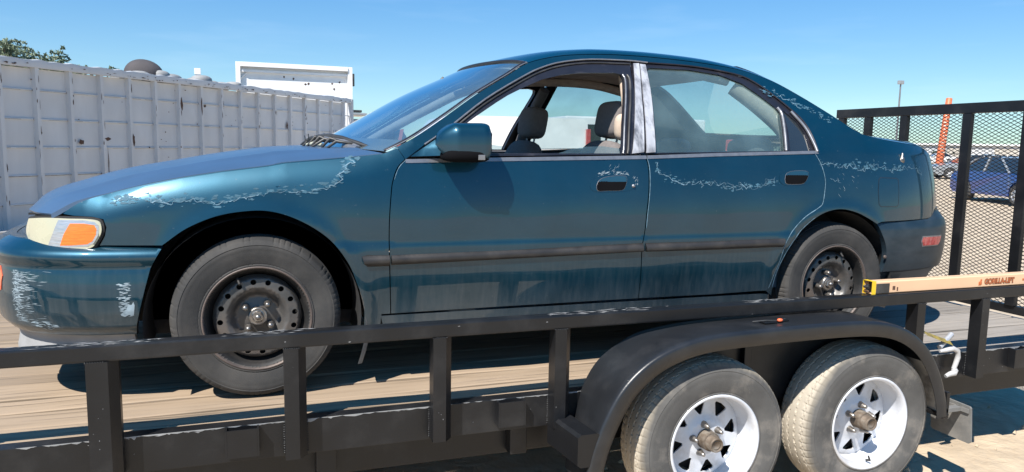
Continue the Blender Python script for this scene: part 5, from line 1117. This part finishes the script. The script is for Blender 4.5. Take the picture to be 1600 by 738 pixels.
# skin panels between ribs and seams, each slightly dished
rr=random.Random(4)
for i in range(len(ribs)-1):
    xa,xb=ribs[i]+.05,ribs[i+1]-.05
    for j in range(len(seams)-1):
        za,zb=seams[j]+.010,seams[j+1]-.010; mb=MB(); G=[]; dd=rr.uniform(.004,.022)*rr.choice((1,1,-.5)); cx=rr.uniform(.35,.65)
        for a in range(5):
            row=[]
            for b in range(4):
                u_=a/4; v_=b/3; row.append((xa+(xb-xa)*u_,.002+dd*math.sin(PI*u_**(.5/cx))*math.sin(PI*v_),za+(zb-za)*v_))
            G.append(row)
        mb.grid(G,True); mb.build('panel',MAT['container_white'],ct)
mb=MB()
for z in seams[1:-1]: mb.bbox(XA,XB,.004,.020,z-.010,z+.010,.002)
# shallow shadow-line flanges
for i,z in enumerate(seams[1:-1]): cpart('seam_flange',lambda m:m.bbox(XA,XB,-.022,.012,z-.009,z+.009,.003),'container_white')
for x in ribs: cpart('rib',lambda m:m.add([(x-.052,.004,.0),(x-.030,-.070,.0),(x+.030,-.070,.0),(x+.052,.004,.0),(x-.052,.004,2.585),(x-.030,-.070,2.585),(x+.030,-.070,2.585),(x+.052,.004,2.585)],[(0,1,5,4),(1,2,6,5),(2,3,7,6),(4,5,6,7),(3,2,1,0)]),'container_white')
# battered top rail: straight box with dents
mb=MB(); G=[]; rr=random.Random(9); n=90
for i in range(n+1):
    x=XA+(XB+.06-XA)*i/n; w1=rr.uniform(-.012,.012); w2=rr.uniform(-.014,.010)
    G.append([(x,-.085+w1,2.585),(x,-.090+w1,2.65),(x,-.080+w1,2.705+w2),(x,.0,2.715+w2),(x,.03,2.70+w2),(x,.03,2.585)])
mb.grid(G,True,False,True); mb.build('top_rail',MAT['container_white'],ct,sharp=.5)
cpart('bottom_rail',lambda m:m.bbox(XA,XB,-.05,.03,.0,.078,.006),'container_white')
cpart('corner_post',lambda m:m.bbox(XB,XB+.10,-.095,.03,0,2.69,.008),'container_white')
cpart('floor',lambda m:m.box(XA,XB,.03,2.4,.06,.16),'mud_steel')
cpart('far_wall',lambda m:m.bbox(XA,XB,2.35,2.40,.0,2.66,.006),'container_white')
cpart('end_wall',lambda m:m.bbox(XB,XB+.08,.04,2.34,.0,2.66,.006),'container_white')
cpart('end_wall',lambda m:m.bbox(XA-.08,XA,-.05,2.34,.0,2.66,.006),'container_white')
mb=MB(); rr=random.Random(77)  # thin dark strips along the seam flanges and beside the ribs
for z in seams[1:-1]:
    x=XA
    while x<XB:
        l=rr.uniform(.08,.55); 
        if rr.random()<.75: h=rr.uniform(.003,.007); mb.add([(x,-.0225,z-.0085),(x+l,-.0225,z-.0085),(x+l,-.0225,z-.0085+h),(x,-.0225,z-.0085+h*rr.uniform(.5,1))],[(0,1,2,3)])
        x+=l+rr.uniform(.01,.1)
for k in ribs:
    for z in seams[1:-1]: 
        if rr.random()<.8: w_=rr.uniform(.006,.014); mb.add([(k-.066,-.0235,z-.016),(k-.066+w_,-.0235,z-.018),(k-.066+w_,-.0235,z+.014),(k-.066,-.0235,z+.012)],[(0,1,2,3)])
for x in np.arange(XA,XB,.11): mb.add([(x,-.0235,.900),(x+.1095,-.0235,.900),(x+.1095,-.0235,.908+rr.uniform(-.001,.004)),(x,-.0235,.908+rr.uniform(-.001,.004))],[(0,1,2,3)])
mb.build('seam_dark_strip',MAT['seam_dark_strip'],ct)['kind']='stuff'
# flaked paint and rust chips with shapes of their own
mb=MB(); rr=random.Random(21)
def chip(x,z,l,h,y=-.0005,tilt=0.):
    n=9; P=[(x+l*math.cos(2*PI*k/n)*rr.uniform(.45,1.25),y,z+h*math.sin(2*PI*k/n)*rr.uniform(.45,1.25)) for k in range(n)]; mb.add(P,[tuple(range(n))])
for i in range(60):
    x=rr.uniform(-.2,9.9); z=rr.uniform(.3,2.5); k=min(ribs,key=lambda q:abs(q-x)); d=x-k
    y=-.0725 if abs(d)<.028 else -.016
    if .028<abs(d)<.06: continue
    if y>-.07: y=-.024 if min(abs(z-s) for s in seams)<.05 else -.026
    chip(x,z,rr.uniform(.004,.022),rr.uniform(.004,.020),y)
for k in ribs[4:]:
    for j in range(rr.choice((2,3,6,10))):
        z=rr.choice((rr.uniform(1.9,2.5),rr.uniform(.5,2.5))); chip(k+rr.choice((-1,1))*rr.uniform(.012,.028),z,rr.uniform(.003,.010),rr.uniform(.01,.09),-.0725)
for i in range(70): x=rr.uniform(-.2,10); chip(x,2.60+rr.random()*.05,rr.uniform(.01,.05),rr.uniform(.004,.012),-.105)
for (x,z,l,h) in ((3.75,2.18,.03,.14),(4.30,2.2,.022,.20),(4.42,2.2,.05,.035),(6.2,1.85,.015,.09),(2.55,1.5,.03,.12),(1.5,1.44,.05,.05),(1.98,1.50,.06,.03),(2.02,1.1,.012,.33),(7.2,1.9,.03,.10),(8.8,1.62,.04,.16),(9.35,1.75,.02,.1)): 
    k=min(ribs,key=lambda q:abs(q-x)); chip(x,z,l,h,-.0735 if abs(x-k)<.06 else -.027)
o=mb.build('rust_chips',MAT['rust_patch'],ct); o['kind']='stuff'
# what rises over the rim
th=thing('heaped_rubble','pale lumpy rubble showing over the rim of the white container beside the grey dome','rubble'); th.matrix_world=Mc
mb=MB(); rr=random.Random(2)
for i in range(26): x=rr.uniform(3.2,6.1); mb.sellip((x,.5+rr.random()*.5,2.66+rr.random()*.12),rr.uniform(.12,.26),.2,rr.uniform(.06,.13),.8,12,8)
mb.build('rubble_heap',MAT['valance_grey'],th)['kind']='stuff'
mb=MB(); mb.sellip((0,0,-.05),.37,.37,.33,.95,36,18); o=mb.build('grey_dome',MAT['dome_grey']); o.location=(-2.02,13.7,2.80); o.rotation_euler=(0,.18,0)
tag(o,'dark grey brown rounded dome poking above the white container rim','dome')
mb=MB(); mb.bbox(-.05,.05,-.03,.03,0,3.05,.005); mb.bbox(-.065,.065,-.04,.04,2.93,3.06,.005); o=mb.build('white_post',MAT['white_truck']); o.location=(-1.12,14.9,0)
tag(o,'thin white post top sticking up over the container rim between dome and headboard','post')
# headboard with its frame, facing the camera
hb=thing('truck_headboard','sunlit white steel headboard with deep frame standing at the far end of the container','headboard',(-.42,18.75,0),math.radians(1.5))
for nm,f_ in (('frame_post',(0,.12,-.10,.04,.0,3.62)),('frame_post',(2.97,3.10,-.10,.06,.0,3.62)),('frame_bar',(.121,2.969,-.14,.06,3.50,3.62)),('board',(.121,2.969,.02,.05,1.4,3.499))):
    mb=MB(); mb.bbox(*f_,.006); mb.build(nm,MAT['white_truck'],hb)
mb=MB(); mb.bbox(.13,2.96,-.06,.018,3.36,3.425,.004); mb.build('inner_ledge',MAT['white_truck'],hb)
mb=MB(); mb.add([(.125,.0,3.16),(.125,.0,3.22),(.33,.0,3.36),(.28,.0,3.36)],[(0,1,2,3)]); mb.tube([(.12,-.0,3.19),(.30,-.0,3.36)],.02,6); mb.build('brace',MAT['white_truck'],hb)
mb=MB(); rr=random.Random(31)
def chip2(x,z,l,h):
    n=8; mb.add([(x+l*math.cos(2*PI*k/n)*rr.uniform(.5,1.2),.0175,z+h*math.sin(2*PI*k/n)*rr.uniform(.5,1.2)) for k in range(n)],[tuple(range(n))])
for (x,z) in ((1.25,3.28),(1.50,3.24),(1.82,3.10),(1.9,3.12),(2.55,3.15),(2.6,3.0),(2.75,3.2)): chip2(x,z,.035,.035)
mb.build('rust_chips',MAT['rust_patch'],hb)['kind']='stuff'
mb=MB(); mb.bbox(3.10,3.16,-.08,.02,3.1,3.45,.01); mb.build('side_lamp',MAT['black_trim'],hb)
# tractor behind the container end
tk=thing('yard_loader','small loader with blue cab panel and yellow roof beacon behind the container end','loader',(3.0,22.5,0))
for nm,f_,m in (('cab',(-.55,.75,0,1.3,1.0,2.30),'grey_car'),('cab_panel',(-.30,-.02,-.02,-.001,1.9,2.42),'blue_paint'),('roof',(-.65,.60,-.1,1.4,2.42,2.50),'grey_car'),('body',(-.6,1.6,-.1,1.5,.45,1.0),'yellow_paint')):
    mb=MB(); mb.bbox(*f_,.02); mb.build(nm,MAT[m],tk)
mb=MB(); mb.sellip((-.22,.05,2.62),.22,.18,.14,.9,16,10); mb.build('beacon',MAT['yellow_paint'],tk)
mb=MB(); mb.bbox(-.05,.45,.0,.3,2.52,2.60,.02); mb.build('roof_rack',MAT['black_trim'],tk)
for x in (-.1,1.1):
    mb=MB(); mb.lathe([(0,.0001),(0,.30),(.02,.44),(.22,.44),(.24,.3)],(x,-.15,.43),'y',28); mb.build('wheel',MAT['liner_black'],tk)
# ---- trees ---------------------------------------------------------------------------
def tree(label,loc,hgt,rad,seed,m='leaf_green',leaf=.05,n=3800,group=None,trunk=True,flat=.6):
    t=thing('broadleaf_tree',label,'tree',loc,0,group); rr=np.random.default_rng(seed)
    mb=MB(); mb.tube([(0,0,0),(.08,.02,hgt*.35),(-.03,.0,hgt*.62)],[.13,.10,.06],8)
    cl=[]
    for k in range(14):
        a=rr.random()*2*PI; q=rr.random()**.5*rad; c=np.array([q*math.cos(a),q*math.sin(a),hgt*(.72+.26*rr.random()*(1-.35*q/rad))]); cl.append(c)
        mb.tube([(0,0,hgt*.5),tuple(c*np.array([.5,.5,.85])),tuple(c)],[.045,.025,.008],5)
    mb.build('trunk',MAT['bark'],t)
    # feathery sprays: small leaves along drooping twigs
    V=[];F=[]
    while len(F)<n:
        c=cl[int(rr.integers(0,len(cl)))]; d=rr.normal(size=3); d/=np.linalg.norm(d)+1e-9; d[2]=abs(d[2])*.5-.1; L_=rad*(.20+.32*rr.random()); st=c+rr.normal(size=3)*rad*.14*np.array([1,1,flat])
        for k in range(16):
            tt=k/15; p=st+d*L_*tt+np.array([0,0,-.35*L_*tt*tt]); s=leaf*(.5+rr.random()); a=rr.normal(size=3); a/=np.linalg.norm(a)+1e-9; b=np.cross(a,rr.normal(size=3)); b/=np.linalg.norm(b)+1e-9
            n0=len(V); V+=[tuple(p-a*s),tuple(p+b*s*.4),tuple(p+a*s),tuple(p-b*s*.4)]; F.append((n0,n0+1,n0+2,n0+3))
    mb=MB(); mb.add(V,F,False); me=bpy.data.meshes.new('crown'); me.from_pydata(V,[],F); me.materials.append(MAT[m]); link('crown',me,t); return t
tree('feathery green tree at the left edge rising behind the white container',(-4.45,14.2,0),3.5,.95,1,n=5200,leaf=.045)
tree('lower sparse green tree right of the feathery one behind the container rim',(-2.85,14.6,0),3.28,.55,2,n=2000,leaf=.045)
for i,(x,y,h_,r_,l) in enumerate(((62,70,2.2,3.4,'broad low dark tree on the horizon beyond the gate, left of the others'),(80,78,2.3,3.8,'rounded dark tree on the horizon right of the orange banner'),(100,84,2.2,3.6,'far dark tree on the horizon at the right edge of the photo'))):
    tree(l,(x,y,0),h_,r_,40+i,'leaf_far',.4,2600,'dark trees on the horizon beyond the gate')
# ---- vehicles ------------------------------------------------------------------------------
def small_wheel(parent,x,y,z,R_=.31,dirn=-1):
    w_=part_empty('wheel',parent,(x,y,z)); mb=MB(); mb.lathe([(0,.19),(-.02,.20),(-.01,R_-.03),(.02,R_),(.18,R_),(.2,R_-.04)],n=36); mb.build('tyre',MAT['tyre_rubber'],w_)
    mb=MB(); mb.lathe([(0,.20),(.01,.185),(.05,.17),(.045,.0001)],n=30)
    for k in range(7):
        a=2*PI*k/7; mb.tube([(.03*math.cos(a),.02,.03*math.sin(a)),(.17*math.cos(a),.022,.17*math.sin(a))],[.03,.022],6)
    mb.build('rim',MAT['galvanised'],w_)
    if dirn>0: w_.rotation_euler=(0,0,PI)
    return w_
def simple_car(label,cat,loc,rz,paint_,roofp=None,name='parked_car',prof=None,glassp=None,Wd=1.75,group=None,wheels=(0.85,3.55)):
    """body from side profile, lower and upper volumes; length along +x, near side at y=0"""
    c=thing(name,label,cat,loc,rz,group)
    low=prof or [(0,.35),(0.02,.62),(.10,.74),(.9,.88),(1.35,.93),(3.55,.95),(4.35,.90),(4.50,.70),(4.50,.35),(4.3,.22),(.2,.22)]
    # wheel arches cut into the outline
    def arch_(poly):
        o=[]; 
        bottom=[]
        for xw in sorted(wheels,reverse=True):
            bottom+= [(xw+.36*math.cos(math.radians(a)),.31+.36*math.sin(math.radians(a))) for a in range(-12,193,12)]
        return poly[:-2]+[poly[-2]]+bottom+[poly[-1]]
    q=arch_(low); mb=MB(); n=len(q)
    rows=[]
    for y,sc_ in ((.0,1.),( .03,1.004),(Wd-.03,1.004),(Wd,1.)):
        rows.append([(x_,y+(.05*max(0,(z_-.7)/.3) if y<1 else -.05*max(0,(z_-.7)/.3)),z_) for x_,z_ in q])
    mb.grid(rows,False,False,True)
    me_b=mb
    for y in (0.,Wd):
        V=[Vector((a,b)) for a,b in q]; r_=delaunay_2d_cdt(V,[(i,(i+1)%n) for i in range(n)],[],1,1e-5)
        mb.add([(p[0],y+(.05*max(0,(p[1]-.7)/.3) if y<1 else -.05*max(0,(p[1]-.7)/.3)),p[1]) for p in r_[0]],[tuple(t) for t in r_[2]])
    mb.build('body',paint_,c)
    cab=glassp or [(1.30,.93),(2.00,1.36),(2.25,1.40),(3.05,1.39),(3.35,1.33),(4.0,.94)]
    mb=MB(); base=cab; ins=[.06+.16*(z_-.93)/.45 for _,z_ in base]
    A=[(x_,i_,z_) for (x_,z_),i_ in zip(base,ins)]; B=[(x_,Wd-i_,z_) for (x_,z_),i_ in zip(base,ins)]
    mb.grid([A,B],True); mb.add(A,[tuple(range(len(A)))]); mb.add(B,[tuple(range(len(B)))[::-1]]); mb.build('glasshouse',MAT['dark_glass'],c,sharp=.3)
    mb=MB(); k=[i for i,(x_,z_) in enumerate(base) if z_>1.2*base[2][1]/1.4]; A=[(base[i][0],ins[i]-.012,base[i][1]+.012) for i in k]; B=[(x_,Wd-y_,z_) for x_,y_,z_ in A]; mb.grid([A,B],True)
    mid=(base[2][0]+base[3][0])/2
    for side_ in (0,1):
        for (x_,zz_,xb,zb) in ((base[0][0],base[0][1],base[1][0],base[1][1]),(mid,base[0][1]+.01,mid,base[2][1]),(base[-2][0],base[-2][1],base[-1][0],base[-1][1])):
            i0=.045+.16*max(0,(zz_-.93))/.45; i1=.045+.16*(zb-.93)/.45
            mb.tube([(x_,i0 if side_==0 else Wd-i0,zz_),(xb,i1 if side_==0 else Wd-i1,zb)],.035,6)
    mb.build('roof',roofp or paint_,c)
    for xw in wheels: small_wheel(c,xw,-.005,.31); small_wheel(c,xw,Wd+.005,.31,dirn=1)
    mb=MB(); mb.bbox(-.02,.04,.12,.42,.58,.70,.02); mb.build('headlight',MAT['lamp_clear'],c)
    mb=MB(); mb.bbox(-.02,.04,Wd-.42,Wd-.12,.58,.70,.02); mb.build('headlight',MAT['lamp_clear'],c)
    mb=MB(); mb.bbox(4.46,4.52,.10,.35,.62,.80,.02); mb.build('tail_light',MAT['red_lens'],c)
    mb=MB(); mb.bbox(.3,4.3,-.012,.002,.50,.53,.004); mb.build('side_strip',MAT['bright_trim'],c)
    mb=MB(); mb.sellip((1.55,-.10,1.0),.07,.08,.05,.7,12,8); mb.build('door_mirror',paint_,c)
    return c
# blue car beyond the gate: front towards the camera's right
ang=math.atan2(.92,.39)
dx,dy=math.cos(ang),math.sin(ang); ox,oy=20.9-.85*dx,12.6-.85*dy
bc=simple_car('navy blue sedan with silver wheels parked on the sand beyond the mesh gate','car',(ox+1.75*dy,oy-1.75*dx,0),ang,MAT['blue_car_paint'],MAT['grey_car'])
simple_car('red hatchback parked far off, seen low through the sedan windshield','car',(9.0,38,0),.1,MAT['red_paint'])
# white van behind the sedan, seen through its open window
vn=thing('white_van','plain white van with tall red tail lamp, seen through the open sedan window','van',(3.22,14.6,0),math.radians(-2))
mb=MB(); q=[(0,.45),(.02,.95),(.25,1.05),(.75,1.75),(1.05,2.12),(1.3,2.20),(4.75,2.22),(4.85,2.1),(4.88,.45)]
def vy(z): return .0+.09*max(0,(z-1.1)/1.1)**1.3
rows=[[(a,vy(b),b) for a,b in q],[(a,.05+vy(b),b+.012) for a,b in q],[(a,1.85-vy(b),b+.012) for a,b in q],[(a,1.9-vy(b),b) for a,b in q]]
mb.grid(rows,True,False,True); mb.add(rows[0],[tuple(range(len(q)))]); mb.add(rows[3],[tuple(range(len(q)))[::-1]]); mb.build('body',MAT['van_white'],vn,sharp=.4)
mb=MB(); mb.bbox(4.80,4.905,-.012,.10,1.22,1.95,.01); mb.build('tail_lamp',MAT['red_lens'],vn)
mb=MB(); mb.bbox(4.80,4.907,-.014,.08,1.22,1.50,.005); mb.build('lamp_red_part',MAT['red_paint'],vn)
mb=MB(); mb.add([(.80,vy(1.3)-.004,1.28),(1.05,vy(1.9)-.004,1.86),(1.55,vy(1.9)-.004,1.86),(1.55,vy(1.3)-.004,1.28)],[(0,1,2,3)]); mb.build('side_window',MAT['dark_glass'],vn)
for x in (.85,3.95): small_wheel(vn,x,-.01,.33); small_wheel(vn,x,1.91,.33,dirn=1)
v2=thing('white_box_truck','white box truck with dark rear window standing right of the white van behind the sedan','truck',(8.45,16.8,0),math.radians(-1))
mb=MB(); mb.bbox(0,4.6,0,2.0,.6,2.38,.05); mb.build('box',MAT['van_white'],v2)
mb=MB(); mb.bbox(.28,1.10,-.012,.0,1.45,2.15,.004); mb.build('side_window',MAT['dark_glass'],v2)
mb=MB(); mb.bbox(4.65,6.0,.05,1.95,.5,1.9,.1); mb.build('cab',MAT['van_white'],v2)
for x in (.9,5.2): small_wheel(v2,x,-.02,.36); small_wheel(v2,x,2.02,.36,dirn=1)
# parked row far beyond the gate
rows_=[('white pickup parked in the far row beyond the gate, leftmost of the row','van_white',33,30),('grey sedan parked in the far row beside the white pickup','grey_car',41,31),('pale hatchback in the far row right of the grey sedan','white_truck',47,31),('red sedan at the right end of the far parked row','red_paint',52,29),('dark blue sedan further back in the far parked row','blue_car_paint',60,42),('white sedan furthest back in the far parked row','van_white',50,42)]
rows_+=[('silver sedan in the far row directly right of the orange banner','grey_car',36.5,28),('white sedan in the far row just right of the upright with the blue car','van_white',39,28.5),('white wagon in the far row above the blue sedan bonnet','white_truck',42,28),('dark blue hatchback in the far row at the right frame edge','blue_car_paint',45,27.5),('grey sedan in the far row behind the silver wheel of the blue sedan','grey_car',43.5,29.5)]
for l,m,x,y in rows_: simple_car(l,'car',(x*1.8,y*1.85,0) if (x,y) not in ((36.5,28),(39,28.5),(42,28)) else (x+.6,y+1.5,0),-.5,MAT[m],group='cars parked in a far row beyond the gate')
hs=thing('low_shed','long low pale shed on the horizon beyond the parked cars','shed',(92,86,0),-.75)
mb=MB(); mb.bbox(0,30,0,8,0,2.6,.05); mb.build('wall',MAT['container_white'],hs)
mb=MB(); mb.bbox(-.3,30.3,-.4,8.4,2.6,2.85,.03); mb.build('roof',MAT['white_truck'],hs)
for i in range(5): mb=MB(); mb.bbox(2+6*i,5+6*i,-.04,-.005,.2,2.2,.01); mb.build('door',MAT['mud_steel'],hs)
# orange banner tower and lamp post
bn=thing('orange_banner','tall narrow leaning orange banner column with pale print beyond the gate','banner',(41.4,33.,0),-.7); bn.rotation_euler=(0,.06,-.7)
mb=MB(); mb.lathe([(0,.24),(1.4,.23),(2.8,.21),(4.92,.18),(4.96,.12)],(0,0,0),'z',14); mb.build('column',MAT['orange_vinyl'],bn)
mb=MB()
rr=random.Random(6)
for i in range(15):
    z=1.5+.21*i; a0=-1.9+rr.uniform(-.3,.3); G=[[(.24*math.cos(a)*1.0,.24*math.sin(a),z+zz) for zz in (0,.05+.02*rr.random())] for a in np.linspace(a0,a0+rr.uniform(.4,1.1),6)]; mb.grid(G,True)
mb.build('banner_print',MAT['cream_print'],bn)['kind']='stuff'
lp_=thing('lamp_post','thin dark lamp post with small head rising beyond the left half of the gate','lamp post',(30.6,26.2,0))
mb=MB(); mb.tube([(0,0,0),(0,0,4.9)],[.06,.035],8); mb.build('pole',MAT['pole_steel'],lp_)
mb=MB(); mb.bbox(-.14,.14,-.09,.09,4.86,5.05,.03); mb.build('lamp_head',MAT['grey_car'],lp_)
# rubble at the foot of the container
for i,(x,y,a,b_,c_,l) in enumerate(((-3.35,9.55,.20,.10,.09,'grey concrete block lying at the foot of the container, nearer one'),(-3.15,9.75,.16,.12,.10,'small concrete block half behind the nearer block at the container foot'))):
    mb=MB(); mb.bbox(-a,a,-b_,b_,0,c_*2,.012); o=mb.build('concrete_block',MAT['valance_grey']); o.location=(x,y,-.02); o.rotation_euler=(0,0,.5+i); tag(o,l,'block','concrete blocks at the container foot')
